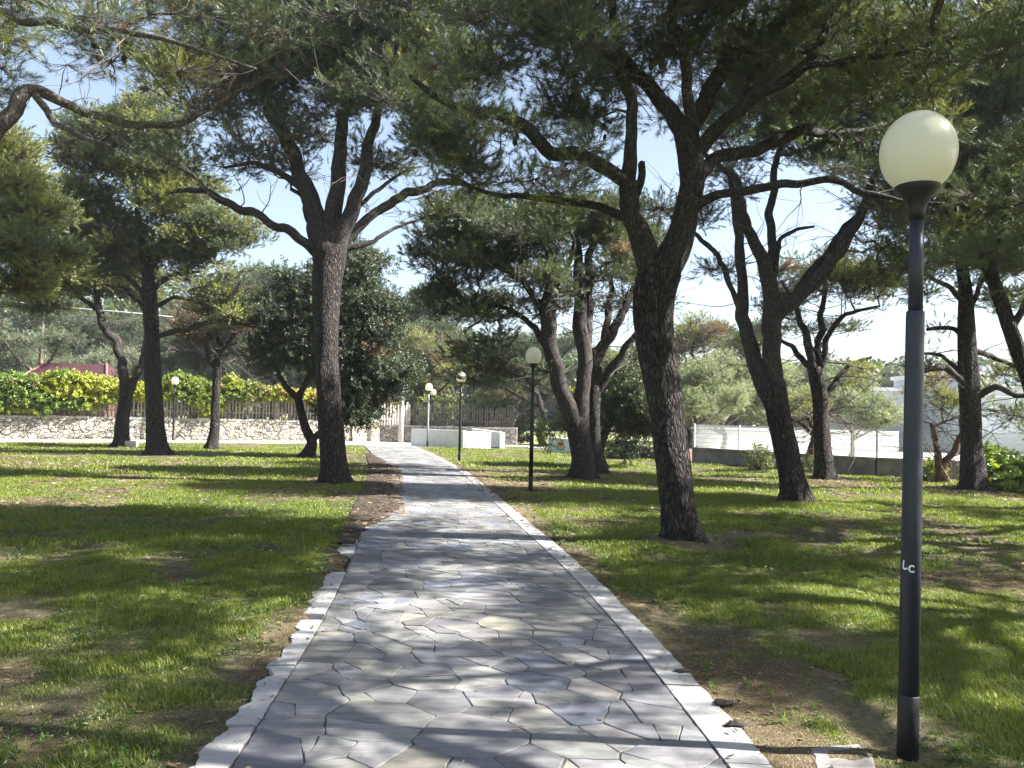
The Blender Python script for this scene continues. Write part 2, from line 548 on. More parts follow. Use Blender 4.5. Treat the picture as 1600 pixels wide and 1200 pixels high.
    if dead and kind == 'pine':
        lim = np.concatenate(lnode)
        for k_ in range(dead):
            a = lim[rng.integers(len(lim))]
            Ld = rng.uniform(0.35, 1.3) * dsc
            th = rng.random() * 6.283; el = rng.uniform(-0.35, 0.7)
            dv = np.array([math.cos(th) * math.cos(el), math.sin(th) * math.cos(el), math.sin(el)])
            p_ = [a]
            for _ in range(4):
                dv = dv + rng.normal(0, 0.28, 3); dv /= np.linalg.norm(dv); p_.append(p_[-1] + dv * Ld / 4)
            sp = catmull(np.array(p_), 0.12 * dsc); r0 = rng.uniform(0.006, 0.013) * dsc
            wood.add(*[tube(sp, np.linspace(r0, r0 * 0.35, len(sp)), 5)[i_] for i_ in (0, 2, 1)])
            m_ = rng.integers(3, 8); ia = rng.integers(len(sp) // 3, len(sp), m_)
            bb = sp[ia] + (dv + rng.normal(0, 0.7, (m_, 3))) * Ld * rng.uniform(0.15, 0.4, (m_, 1))
            tv, tq = prisms(sp[ia], bb, np.full(m_, r0 * 0.45), np.full(m_, r0 * 0.25), rng)
            wood.add(tv, quads=tq)
    # tufts
    nt = np.maximum(1, (tuft * rng.uniform(0.55, 1.45, len(cl))).astype(int))
    nt[rng.random(len(cl)) < bare] = 1
    ci = np.repeat(np.arange(len(cl)), nt)
    d = rng.normal(size=(len(ci), 3)); d /= np.linalg.norm(d, axis=1, keepdims=True)
    csz = rng.uniform(0.7, 1.3, len(cl))[ci][:, None]
    off = d * rng.random((len(ci), 1)) ** 0.5 * np.array([crad[0], crad[0], crad[1]]) * csz
    pos = cl[ci] + off
    out = off / (np.linalg.norm(off, axis=1, keepdims=True) + 1e-6)
    if kind == 'pine':
        dirs = out * 0.8 + np.array([0, 0, 0.55]) + rng.normal(0, 0.35, pos.shape)
    elif kind == 'hang':
        dirs = out * 0.6 + np.array([0, 0, -0.5]) + rng.normal(0, 0.4, pos.shape)
    else:
        dirs = out * 0.9 + np.array([0, 0, 0.25]) + rng.normal(0, 0.45, pos.shape)
    pal = np.array([p[0] for p in palette]); pw = np.array([p[1] for p in palette]); pw = pw / pw.sum()
    cc = pal[rng.choice(len(pal), len(cl), p=pw)] * rng.uniform(0.8, 1.25, (len(cl), 1))
    isb = rng.random(len(cl)) < brown
    cc[isb] = np.array(BROWN) * rng.uniform(0.6, 1.2, (isb.sum(), 1))
    cols = cc[ci] * rng.uniform(0.75, 1.3, (len(ci), 1))
    dry = rng.random(len(ci)) < brown * 0.7
    cols[dry] = np.array(BROWN) * rng.uniform(0.5, 1.1, (dry.sum(), 1))
    if nw is None: nw = NW * float(np.clip(0.00048 * Y, 0.0042, 0.018))
    if kind in ('pine', 'hang'):
        L0 = nl or 0.095
        tm = [pine_template(rng, nneed, 0.17 * L0 / 0.095, L0, nw) for _ in range(6)]
        mt = MAT['needle']
    elif kind == 'olive':
        tm = [broad_template(rng, nneed, 0.30, 0.075 * max(1, nw / 0.015), 0.024 * max(1, nw / 0.015)) for _ in range(6)]
        mt = MAT['leaf']
    else:
        tm = [broad_template(rng, nneed, 0.26, 0.085 * max(1, nw / 0.017), 0.042 * max(1, nw / 0.017)) for _ in range(6)]
        mt = MAT['leaf']
    V, T, C = tufts(pos, dirs, cols, tm, rng, tsc)
    cr = link('crown', mesh_from('crown', V - base, [T], [mt], False, C), root)
    tv, tq = prisms(cl[ci] + off * 0.0, pos, np.full(len(ci), 0.0036 * twig_r), np.full(len(ci), 0.0022 * twig_r), rng)
    wood.add(tv, quads=tq)
    wood.obj('branchwork', MAT['twig'], cr, True, base)
    if cones:
        cm = cone_mesh()
        pick = rng.choice(len(pos), cones, replace=False)
        for k in pick:
            o = link('cone', cm, root)
            o.location = pos[k] - base + np.array([0, 0, -0.06]); o.rotation_euler = (rng.uniform(2.2, 3.6), rng.uniform(-0.6, 0.6), rng.random() * 6)
            s = rng.uniform(0.8, 1.25); o.scale = (s, s, s)
    return root


_cone = []


def cone_mesh():
    if not _cone:
        prof = []
        n = 14
        for i in range(n + 1):
            t = i / n
            r = 0.032 * (math.sin(math.pi * min(1, 0.12 + t * 0.93)) ** 0.8) * (1.0 if i % 2 else 0.8)
            prof.append((max(r, 0.001), t * 0.095))
        v, q = lathe(prof, 10)
        b = MB(); b.add(v, quads=q)
        _cone.append(b.mesh('cone', [MAT['cone']], False))
    return _cone[0]


def LP(Y, pts, dy0=0.0, dy1=0.0):
    """photo polyline (px,py,diameter px) at distance Y -> world x,y,z,r, bending in depth from dy0 to dy1"""
    n = len(pts); out = []
    for i, (px, py, d) in enumerate(pts):
        t = i / (n - 1)
        yy = Y + dy0 + (dy1 - dy0) * t
        p = P(px, py, yy)
        out.append((*p, max(0.004, d * Y / FPX / 2)))
    return out


def EL(Y, items):
    """(px,py,dy,rx_px,rz_px,ry_m[,dens])"""
    out = []
    for it in items:
        px, py, dy, rx, rz, ry = it[:6]
        dens = it[6] if len(it) > 6 else 1.0
        c = P(px, py, Y + dy)
        k = (Y + dy) / FPX
        out.append((*c, rx * k, ry, rz * k, dens))
    return out


CLUMP, TUFT, NW = 2.4, 2.5, 1.05
PINES = 'pines growing in the park lawns'
TREES = []

# ---- the big forked pine beside the path on the right
Y1 = 10.3
l = [LP(Y1, [(1071, 851, 58), (1062, 800, 55), (1048, 700, 53), (1034, 600, 53), (1023, 520, 54), (1021, 465, 60), (1030, 428, 66), (1036, 405, 60)]),
     LP(Y1, [(1030, 440, 56), (1050, 392, 52), (1072, 330, 43), (1081, 285, 41), (1079, 240, 40), (1070, 195, 36)], 0, 0.1),
     LP(Y1, [(1024, 440, 50), (1008, 385, 38), (990, 332, 33), (982, 285, 26), (978, 232, 20), (985, 190, 18), (985, 150, 18), (966, 100, 16), (930, 68, 14), (890, 30, 11), (860, -30, 8)], 0, -0.9),
     LP(Y1, [(1072, 212, 32), (1042, 167, 25), (1005, 127, 22), (965, 92, 19), (930, 60, 16), (900, 15, 13), (875, -50, 9)], 0.1, 1.0),
     LP(Y1, [(995, 118, 15), (965, 60, 13), (960, 10, 11), (966, -60, 8)], 0.4, 0.2),
     LP(Y1, [(1075, 215, 26), (1078, 150, 18), (1066, 80, 16), (1050, 0, 13), (1045, -70, 9)], 0.1, -0.5),
     LP(Y1, [(1078, 205, 30), (1110, 142, 26), (1142, 95, 26), (1180, 55, 22), (1232, 18, 17), (1295, -50, 11)], 0.1, 0.9),
     LP(Y1, [(1086, 245, 26), (1115, 200, 22), (1160, 160, 21), (1212, 125, 20), (1254, 100, 16), (1284, 62, 14), (1300, 5, 9)], 0.1, -0.7),
     LP(Y1, [(1250, 103, 12), (1315, 96, 10), (1390, 90, 8), (1470, 62, 5)], -0.5, -1.3),
     LP(Y1, [(1084, 280, 26), (1120, 250, 21), (1180, 230, 20), (1240, 212, 18), (1290, 208, 14), (1350, 204, 9), (1420, 180, 5)], 0.1, 1.2),
     LP(Y1, [(1080, 325, 20), (1120, 305, 14), (1160, 298, 13), (1220, 290, 13), (1290, 285, 11), (1345, 297, 9), (1420, 315, 6), (1480, 318, 4)], 0.0, -0.6),
     LP(Y1, [(990, 292, 24), (950, 268, 22), (900, 242, 21), (850, 226, 20), (805, 192, 18), (768, 178, 16), (720, 170, 12), (680, 150, 9), (640, 118, 6)], -0.2, -1.5),
     LP(Y1, [(992, 345, 18), (940, 326, 13), (880, 312, 12), (820, 306, 10), (760, 300, 7), (700, 272, 5)], -0.1, 0.9),
     LP(Y1, [(990, 318, 15), (999, 285, 12), (1002, 262, 12), (1003, 256, 11)], -0.1, -0.3),
     LP(Y1, [(1160, 160, 12), (1200, 90, 9), (1280, 84, 8), (1300, 96, 6)], -0.2, 0.5)]
e = EL(Y1, [(820, 95, -0.4, 150, 100, 1.5), (700, 150, -1.0, 80, 60, 0.9), (980, 20, 0.3, 160, 110, 1.7), (1150, 0, 0.2, 170, 100, 1.7),
            (1320, 40, -0.2, 180, 100, 1.5), (1440, 120, -0.8, 130, 80, 1.2), (880, 265, -0.6, 130, 42, 1.0, 0.8), (770, 255, -0.4, 110, 50, 1.0, 0.9),
            (1230, 165, 0.6, 110, 50, 1.0, 0.6), (1400, 240, 0.6, 100, 60, 1.0, 0.7), (1470, 330, -0.6, 60, 40, 0.7, 0.9), (900, 160, 0.2, 80, 60, 1.0),
            (1060, -170, 0.0, 330, 120, 2.4, 0.8), (1020, -330, -2.4, 170, 70, 1.3, 0.8), (1260, -330, -2.0, 170, 70, 1.2, 0.7), (820, -330, -2.2, 130, 60, 1.2, 0.7), (1150, -420, -3.4, 150, 60, 0.9, 0.7), (800, -80, -0.5, 180, 110, 1.6, 0.8), (1330, -110, 0.3, 220, 110, 1.8, 0.8), (690, 300, 0.4, 60, 28, 0.6, 0.8), (720, 225, -0.9, 100, 50, 1.0, 0.9), (830, 330, 0.4, 80, 30, 0.8, 0.7), (1135, 185, 1.0, 80, 60, 0.9, 0.45), (930, 185, 0.9, 80, 60, 0.9, 0.5), (1010, 160, 0.9, 60, 60, 0.8, 0.4)])  # clumps set well toward the camera are unseen, added for lawn shade
e += [(3.4, 6.6, 6.7, 1.5, 1.3, 0.6, 1.3), (5.3, 6.9, 6.8, 1.5, 1.4, 0.6, 1.3), (4.4, 8.6, 7.0, 1.7, 1.2, 0.6, 1.2), (6.4, 8.4, 6.8, 1.2, 1.3, 0.5, 1.0), (5.6, 5.4, 6.6, 1.0, 0.7, 0.4, 0.8), (2.6, 8.9, 7.0, 1.2, 1.0, 0.5, 1.0)]  # unseen overhead crown clumps, added to throw shade on the left lawn
make_tree('pine_tree', 'large forked pine with dark plated trunk close to the right kerb of the stone path', 'pine tree', PINES, G(1071, 851), l, e, Y1, 11,
          clump=2.9, tuft=15, nneed=42, palette=((GREEN, 0.5), (DARK, 0.35), (YELLOW, 0.1), (BLUE, 0.08)), brown=0.02, cones=70, sides=18)

# ---- the pine left of the path
Y2 = 17.7
l = [LP(Y2, [(523, 757, 46), (519, 705, 42), (515, 640, 42), (510, 560, 39), (510, 480, 39), (513, 425, 44), (516, 385, 50)]),
     LP(Y2, [(497, 397, 18), (478, 380, 15), (450, 362, 14), (400, 335, 13), (345, 312, 11), (322, 300, 9), (280, 298, 7), (225, 312, 4)], 0, -1.0),
     LP(Y2, [(322, 300, 7), (308, 280, 5), (278, 262, 3)], -0.8, -0.9),
     LP(Y2, [(508, 395, 34), (490, 322, 28), (470, 270, 24), (446, 225, 20), (425, 180, 18), (410, 140, 14), (398, 95, 10), (380, 50, 7)], 0, 0.8),
     LP(Y2, [(480, 300, 12), (440, 270, 10), (400, 255, 7), (350, 262, 4)], 0.2, -0.5),
     LP(Y2, [(517, 395, 34), (522, 322, 27), (530, 262, 23), (533, 200, 19), (540, 150, 15), (545, 80, 11), (550, 10, 7)], 0, 0.2),
     LP(Y2, [(524, 395, 32), (553, 315, 23), (571, 252, 19), (583, 210, 16), (592, 165, 12), (612, 115, 8), (625, 50, 6)], 0, -0.8),
     LP(Y2, [(525, 385, 20), (568, 348, 15), (620, 312, 14), (668, 292, 12), (705, 284, 10), (750, 295, 5)], 0, 0.9),
     LP(Y2, [(525, 392, 12), (590, 374, 7), (632, 352, 5), (680, 332, 3)], 0, 1.0),
     LP(Y2, [(546, 335, 8), (600, 290, 6), (640, 262, 4)], 0.1, 1.2),
     LP(Y2, [(500, 395, 14), (482, 345, 12), (474, 310, 9), (455, 295, 6)], 0, 1.0)]
e = EL(Y2, [(320, 110, 0, 110, 80, 1.6), (440, 90, 0.6, 130, 100, 1.8), (570, 80, 0, 130, 100, 1.8), (655, 160, -0.4, 100, 70, 1.4),
            (390, 225, 0, 100, 45, 1.2), (300, 240, -0.7, 70, 40, 1.0), (560, -40, 0, 220, 80, 2.2, 0.9), (380, -20, 0, 160, 80, 1.8, 0.9), (670, 60, 0.2, 110, 90, 1.6),
            (640, 250, 0.6, 60, 30, 0.8, 0.6), (470, 180, 1.0, 70, 50, 0.9, 0.7), (560, 180, -1.0, 70, 50, 0.9, 0.6), (710, 260, 0.8, 55, 30, 0.8, 0.8), (250, 300, -0.9, 60, 20, 0.7, 0.8), (600, 235, 1.0, 60, 45, 0.9, 0.5), (480, 235, 1.2, 50, 45, 0.9, 0.5), (690, 215, 0.6, 60, 40, 0.9, 0.8)])
make_tree('pine_tree', 'straight trunked spreading pine standing on the grass at the left edge of the stone path', 'pine tree', PINES, G(523, 757), l, e, Y2, 12,
          clump=1.8, tuft=18, nneed=36, palette=((GREEN, 0.5), (DARK, 0.35), (YELLOW, 0.15)), brown=0.02, twig_r=1.5, crad=(0.5, 0.28))

# ---- the multi-stemmed pine behind the second lamp
Y3 = 20.5
l = [LP(Y3, [(911, 749, 40), (910, 715, 34), (905, 682, 34), (898, 655, 30)]),
     LP(Y3, [(901, 670, 30), (876, 602, 25), (862, 545, 24), (853, 500, 26), (858, 458, 22), (862, 400, 16), (850, 370, 14), (830, 345, 12), (808, 308, 8)], 0, -0.6),
     LP(Y3, [(906, 690, 30), (909, 620, 24), (912, 550, 24), (905, 500, 20), (905, 430, 16), (900, 370, 12), (888, 330, 9), (868, 296, 5)], 0, 0.4),
     LP(Y3, [(911, 570, 18), (918, 500, 16), (920, 430, 14), (925, 380, 11), (936, 335, 7), (945, 300, 4)], 0.2, 0.8),
     LP(Y3, [(854, 495, 14), (830, 460, 10), (800, 428, 7), (765, 408, 4)], -0.2, -0.9),
     LP(Y3, [(862, 552, 12), (822, 502, 9), (780, 480, 6), (735, 475, 4)], -0.1, 0.5),
     LP(Y3, [(857, 455, 12), (880, 430, 9), (896, 390, 7), (890, 350, 4)], -0.2, -0.8)]
e = EL(Y3, [(715, 395, 0, 75, 60, 1.3), (800, 365, -0.3, 100, 55, 1.5), (700, 470, 0.2, 60, 40, 1.0, 0.8), (775, 490, 0, 70, 40, 1.1, 0.55), (890, 350, 0.3, 90, 45, 1.4),
            (960, 420, 0.6, 50, 50, 1.0, 0.45), (830, 440, -0.6, 70, 40, 1.0, 0.6), (730, 330, 0, 80, 40, 1.2), (950, 340, 0.8, 60, 40, 1.1), (880, 480, 0.6, 50, 40, 0.8, 0.4), (660, 390, 0.3, 30, 30, 0.7), (790, 582, 0.6, 75, 26, 0.9, 0.9), (745, 545, 0.2, 45, 24, 0.8, 0.8)])
make_tree('pine_tree', 'dark leaning pine with several crooked stems behind the second lamp on the right lawn', 'pine tree', PINES, G(911, 749), l, e, Y3, 13,
          clump=2.8, tuft=20, nneed=34, palette=((DARK, 0.75), (GREEN, 0.35), (BLUE, 0.1)), brown=0.02, twig_r=1.7, crad=(0.55, 0.28))
Y3b = 22.6
l = [LP(Y3b, [(931, 724, 24), (927, 690, 23), (926, 640, 22), (929, 590, 23), (934, 545, 21)]),
     LP(Y3b, [(932, 560, 20), (960, 510, 15), (985, 468, 12), (1002, 425, 8), (1010, 380, 5)], 0, 0.6),
     LP(Y3b, [(932, 612, 14), (960, 570, 13), (990, 530, 10), (1015, 493, 6)], 0, -0.5),
     LP(Y3b, [(944, 530, 12), (955, 452, 9), (962, 400, 6), (980, 350, 4)], 0, 1.0)]
e = EL(Y3b, [(990, 400, 0.5, 70, 45, 1.4), (1020, 470, -0.3, 50, 35, 1.0, 0.6), (970, 340, 1.0, 70, 40, 1.3), (945, 470, 0.8, 50, 35, 1.0, 0.4)])
make_tree('pine_tree', 'slim pine growing directly behind the dark leaning multi-stemmed pine', 'pine tree', PINES, G(931, 724), l, e, Y3b, 14,
          clump=1.8, tuft=20, nneed=32, palette=((DARK, 0.5), (GREEN, 0.4)), brown=0.02, twig_r=1.8, crad=(0.55, 0.28))

# ---- the pine with a double stem on the right lawn
Y4 = 15.7
l = [LP(Y4, [(1244, 786, 44), (1235, 740, 38), (1225, 690, 38), (1214, 640, 39), (1206, 600, 40)]),
     LP(Y4, [(1208, 625, 32), (1209, 560, 29), (1208, 500, 29), (1206, 460, 26)], 0, 0.1),
     LP(Y4, [(1207, 480, 25), (1196, 420, 22), (1181, 380, 18), (1165, 340, 16), (1153, 290, 12), (1122, 258, 9), (1085, 228, 6)], 0.1, -0.5),
     LP(Y4, [(1207, 475, 20), (1205, 400, 15), (1203, 350, 14), (1206, 300, 12), (1217, 240, 9), (1236, 190, 6)], 0.1, 0.8),
     LP(Y4, [(1209, 495, 26), (1258, 452, 22), (1300, 408, 20), (1335, 350, 16), (1356, 300, 12), (1376, 250, 8)], 0.1, -0.6),
     LP(Y4, [(1238, 468, 14), (1288, 398, 12), (1332, 345, 9), (1362, 320, 5)], 0.1, 0.9),
     LP(Y4, [(1210, 430, 9), (1219, 380, 7), (1240, 360, 6), (1272, 354, 4)], 0.1, 0.5),
     LP(Y4, [(1207, 625, 30), (1180, 570, 25), (1165, 520, 22), (1160, 450, 18), (1155, 390, 16), (1150, 330, 12), (1138, 265, 8)], 0, 0.9),
     LP(Y4, [(1163, 505, 12), (1144, 450, 9), (1128, 410, 9), (1098, 378, 8), (1048, 338, 5)], 0.3, 1.4)]
e = EL(Y4, [(1130, 270, 0.9, 60, 35, 0.9, 0.5), (1270, 240, 0.9, 80, 35, 1.0, 0.6), (1200, 170, 0.9, 90, 50, 1.2, 0.7), (1160, 215, 0.3, 110, 45, 1.3, 0.8), (1300, 200, 0.3, 110, 55, 1.4, 0.8), (1410, 250, -0.2, 100, 65, 1.4), (1425, 390, -0.2, 85, 55, 1.2), (1390, 330, -0.5, 60, 40, 1.0),
            (1240, 130, 0.2, 160, 60, 1.8), (1060, 330, 1.3, 60, 30, 0.9, 0.6), (1120, 420, 1.2, 50, 30, 0.8, 0.45), (1440, 160, 0.2, 110, 70, 1.5), (1300, 60, 0.2, 180, 60, 2.0), (1500, 290, 0.2, 70, 80, 1.2), (1180, 300, 0.6, 70, 25, 0.9, 0.4)])
make_tree('pine_tree', 'double stemmed pine leaning left between the big forked pine and the near lamp', 'pine tree', PINES, G(1244, 786), l, e, Y4, 15,
          clump=2.4, tuft=18, nneed=36, palette=((GREEN, 0.5), (DARK, 0.35), (YELLOW, 0.15)), brown=0.02, twig_r=1.4, crad=(0.5, 0.26))

# ---- the slim bare-limbed pine near the fence wall
Y5 = 22.4
l = [LP(Y5, [(1289, 749, 34), (1285, 700, 26), (1282, 640, 24), (1278, 600, 24), (1272, 575, 20)]),
     LP(Y5, [(1274, 592, 16), (1262, 530, 12), (1245, 480, 8), (1222, 440, 5)], 0, -0.5),
     LP(Y5, [(1275, 590, 14), (1281, 520, 11), (1285, 470, 8), (1292, 425, 5)], 0, 0.5),
     LP(Y5, [(1280, 580, 12), (1301, 510, 8), (1330, 490, 6), (1375, 478, 4)], 0, -0.8),
     LP(Y5, [(1284, 628, 12), (1310, 590, 8), (1325, 570, 6), (1362, 558, 4)], 0, 0.4),
     LP(Y5, [(1273, 585, 12), (1242, 545, 8), (1212, 528, 4)], 0, 0.8)]
e = EL(Y5, [(1290, 430, 0, 95, 45, 1.5), (1360, 450, -0.4, 60, 35, 1.0, 0.8), (1225, 470, 0.4, 45, 40, 1.0, 0.6), (1350, 505, 0, 45, 18, 0.7, 0.6), (1350, 590, 0.3, 40, 16, 0.6), (1270, 500, 0.5, 50, 22, 0.7, 0.4), (1205, 530, 0.8, 30, 20, 0.6, 0.6)])
make_tree('pine_tree', 'slim brown pine with thin fanned limbs in front of the white fence', 'pine tree', PINES, G(1289, 749), l, e, Y5, 16,
          clump=2.0, tuft=18, nneed=32, palette=((GREEN, 0.5), (YELLOW, 0.3), (DARK, 0.2)), brown=0.05, twig_r=1.8, crad=(0.5, 0.2))

# ---- the straight pine at the right
Y6 = 19.6
l = [LP(Y6, [(1523, 767, 40), (1518, 700, 32), (1515, 620, 30), (1511, 540, 27), (1510, 470, 22), (1505, 420, 18), (1494, 360, 10)]),
     LP(Y6, [(1512, 612, 13), (1490, 580, 11), (1465, 573, 10), (1438, 582, 6)], 0, -0.6),
     LP(Y6, [(1518, 625, 12), (1550, 608, 10), (1590, 616, 8), (1645, 620, 5)], 0, -0.7),
     LP(Y6, [(1514, 545, 11), (1550, 558, 8), (1592, 577, 6), (1640, 590, 4)], 0, 0.6),
     LP(Y6, [(1510, 525, 9), (1480, 511, 7), (1448, 515, 5)], 0, 0.5),
     LP(Y6, [(1510, 475, 9), (1470, 442, 7), (1425, 420, 4)], 0, -0.8),
     LP(Y6, [(1511, 490, 9), (1540, 432, 7), (1575, 395, 4)], 0, 0.8),
     LP(Y6, [(1513, 590, 8), (1470, 556, 6), (1435, 552, 4)], 0, 0.7)]
e = EL(Y6, [(1500, 400, 0, 110, 50, 1.5), (1420, 445, -0.4, 50, 35, 0.9, 0.7), (1570, 370, 0.3, 90, 70, 1.4), (1560, 480, -0.2, 55, 30, 0.9, 0.7), (1590, 580, 0, 50, 25, 0.8, 0.8),
            (1445, 520, 0.4, 40, 18, 0.6, 0.8), (1480, 300, 0.3, 120, 70, 1.5), (1590, 650, -0.6, 60, 26, 0.8, 0.6), (1600, 270, 0.2, 110, 90, 1.5), (1425, 570, 0.4, 28, 14, 0.5, 0.8)])
make_tree('pine_tree', 'upright pine with short crooked side limbs behind the near lamp on the far right', 'pine tree', PINES, G(1523, 767), l, e, Y6, 17,
          clump=2.1, tuft=18, nneed=34, palette=((GREEN, 0.5), (DARK, 0.3), (YELLOW, 0.2)), brown=0.02, twig_r=1.6, crad=(0.5, 0.24))
Y7 = 15.5
l = [LP(Y7, [(1690, 795, 34), (1645, 690, 28), (1600, 575, 24), (1570, 490, 22), (1545, 420, 19), (1530, 370, 14)]),
     LP(Y7, [(1536, 395, 14), (1520, 320, 10), (1500, 260, 7), (1490, 190, 4)], 0, 0.7),
     LP(Y7, [(1548, 425, 14), (1575, 330, 11), (1600, 240, 8), (1610, 150, 5)], 0, -0.4),
     LP(Y7, [(1580, 515, 12), (1630, 430, 9), (1680, 350, 6), (1730, 280, 4)], 0, -0.6),
     LP(Y7, [(1528, 372, 8), (1480, 330, 6), (1440, 310, 4)], 0, -0.4)]
e = EL(Y7, [(1570, 290, 0, 120, 80, 1.4), (1560, 150, 0, 130, 80, 1.6), (1680, 280, 0, 120, 100, 1.6), (1500, 230, 0.5, 60, 60, 1.0, 0.8), (1580, 40, 0, 150, 80, 1.8), (1720, 100, 0, 150, 120, 2.0), (1610, 390, 0.4, 60, 40, 0.9, 0.8), (1450, 310, -0.3, 50, 30, 0.7, 0.9)])
make_tree('pine_tree', 'left leaning pine trunk entering at the right edge above the yellow green shrub', 'pine tree', PINES, G(1690, 795), l, e, Y7, 18,
          clump=2.2, tuft=18, nneed=36, palette=((GREEN, 0.45), (DARK, 0.3), (YELLOW, 0.2), (BLUE, 0.1)), brown=0.02, twig_r=1.4, crad=(0.5, 0.26))

# ---- left group
Y10 = 27.3
l = [LP(Y10, [(247, 709, 34), (242, 660, 28), (240, 600, 26), (238, 540, 24), (235, 480, 22), (231, 430, 17), (222, 380, 11), (214, 325, 7)]),
     LP(Y10, [(235, 475, 9), (206, 440, 7), (170, 425, 6), (105, 424, 4)], 0, -0.8),
     LP(Y10, [(239, 527, 9), (290, 515, 8), (340, 500, 7), (405, 512, 4)], 0, -1.0),
     LP(Y10, [(234, 458, 9), (270, 430, 7), (315, 424, 4)], 0, 0.6),
     LP(Y10, [(232, 425, 9), (262, 390, 6), (305, 378, 4)], 0, -0.4),
     LP(Y10, [(228, 400, 7), (190, 350, 5), (150, 320, 3)], 0, 0.7),
     LP(Y10, [(235, 485, 8), (265, 466, 6), (305, 470, 4)], 0, 1.0),
     LP(Y10, [(237, 500, 7), (200, 455, 5), (165, 445, 3)], 0, 0.9)]
e = EL(Y10, [(200, 235, 0, 120, 55, 1.8), (130, 320, 0, 75, 55, 1.4), (330, 370, 0, 85, 45, 1.5), (220, 390, 0.4, 110, 45, 1.4, 0.8), (345, 455, -0.5, 70, 35, 1.2, 0.9), (270, 300, 0, 80, 50, 1.5), (120, 410, -0.5, 60, 30, 1.0, 0.9), (385, 490, -0.8, 45, 26, 0.8), (230, 180, 0.3, 60, 40, 1.2)])
make_tree('pine_tree', 'thick dark trunked pine on the left lawn, in front of the vine covered wall', 'pine tree', PINES, G(247, 709), l, e, Y10, 19,
          clump=2.4, tuft=24, nneed=32, palette=((GREEN, 0.35), (DARK, 0.15), (YELLOW, 0.45), (BLUE, 0.1)), brown=0.02, twig_r=2.0, crad=(0.6, 0.3))
Y11 = 32.0
l = [LP(Y11, [(191, 697, 27), (192, 660, 21), (197, 620, 20), (196, 592, 17)]),
     LP(Y11, [(196, 600, 15), (186, 550, 13), (165, 510, 12), (152, 470, 9), (148, 440, 6), (128, 415, 4)], 0, -0.6),
     LP(Y11, [(199, 622, 13), (215, 582, 11), (226, 555, 10), (230, 500, 8), (226, 455, 5)], 0, 0.8),
     LP(Y11, [(160, 490, 8), (120, 460, 6), (80, 445, 4)], -0.4, 0.4)]
e = EL(Y11, [(140, 430, 0, 75, 35, 1.5), (85, 420, 0, 60, 40, 1.4), (220, 440, 0.6, 50, 35, 1.2), (60, 470, 0.4, 40, 25, 1.0, 0.8), (160, 370, 0, 70, 40, 1.4)])
make_tree('pine_tree', 'forked pine beside a pale stone block at the edge of the left cross path', 'pine tree', PINES, G(191, 697), l, e, Y11, 20,
          clump=2.0, tuft=24, nneed=30, palette=((GREEN, 0.45), (DARK, 0.15), (YELLOW, 0.4)), brown=0.05, twig_r=2.2, crad=(0.6, 0.3))
Y12 = 31.5
l = [LP(Y12, [(331, 702, 18), (336, 660, 14), (338, 600, 13), (341, 560, 11), (345, 535, 8)]),
     LP(Y12, [(339, 590, 9), (328, 560, 7), (322, 530, 5), (310, 505, 3)], 0, -0.4),
     LP(Y12, [(342, 560, 8), (365, 525, 6), (392, 508, 4)], 0, 0.4),
     LP(Y12, [(339, 575, 6), (352, 545, 5), (372, 535, 3)], 0, -0.8),
     LP(Y12, [(343, 548, 7), (340, 510, 5), (332, 480, 3)], 0, 0.8)]
e = EL(Y12, [(335, 500, 0, 65, 30, 1.4), (385, 500, 0.2, 45, 26, 1.1), (300, 510, -0.2, 35, 22, 0.9, 0.8)])
make_tree('pine_tree', 'thin young pine with a brownish umbrella crown by the sunlit stretch of stone wall', 'pine tree', PINES, G(331, 702), l, e, Y12, 21,
          clump=1.6, tuft=20, nneed=30, palette=((GREEN, 0.3), (YELLOW, 0.3), (BROWN, 0.4)), brown=0.3, twig_r=2.2, crad=(0.55, 0.25))
# holm oak behind the left path pine
Y13 = 27.7
l = [LP(Y13, [(480, 716, 22), (488, 692, 16), (478, 670, 13), (470, 640, 12), (465, 615, 12)]),
     LP(Y13, [(467, 625, 11), (440, 592, 8), (428, 560, 5), (415, 530, 3)], 0, -0.6),
     LP(Y13, [(466, 622, 10), (480, 590, 8), (495, 550, 6), (510, 500, 4)], 0, 0.3),
     LP(Y13, [(487, 690, 11), (515, 660, 9), (545, 620, 7), (570, 570, 5)], 0, 0.6),
     LP(Y13, [(520, 655, 7), (550, 640, 5), (580, 630, 3)], 0.3, -0.5)]
e = EL(Y13, [(525, 450, 0, 80, 50, 1.5), (575, 500, 0.2, 60, 55, 1.4), (450, 510, 0, 60, 50, 1.4), (600, 575, 0.2, 45, 45, 1.1), (555, 640, 0.4, 45, 40, 1.0), (420, 555, -0.4, 36, 32, 0.8, 0.8), (520, 560, 0.3, 60, 50, 1.3, 0.9), (555, 410, 0, 50, 30, 1.2)])
make_tree('oak_tree', 'dark broadleaf tree with a twisted stem behind the straight pine', 'evergreen tree', None, G(480, 716), l, e, Y13, 22,
          clump=2.0, tuft=24, nneed=16, palette=((OAK, 0.8), (DARK, 0.3)), brown=0.01, kind='broad', twig_r=1.6, crad=(0.55, 0.4), bare=0.03)

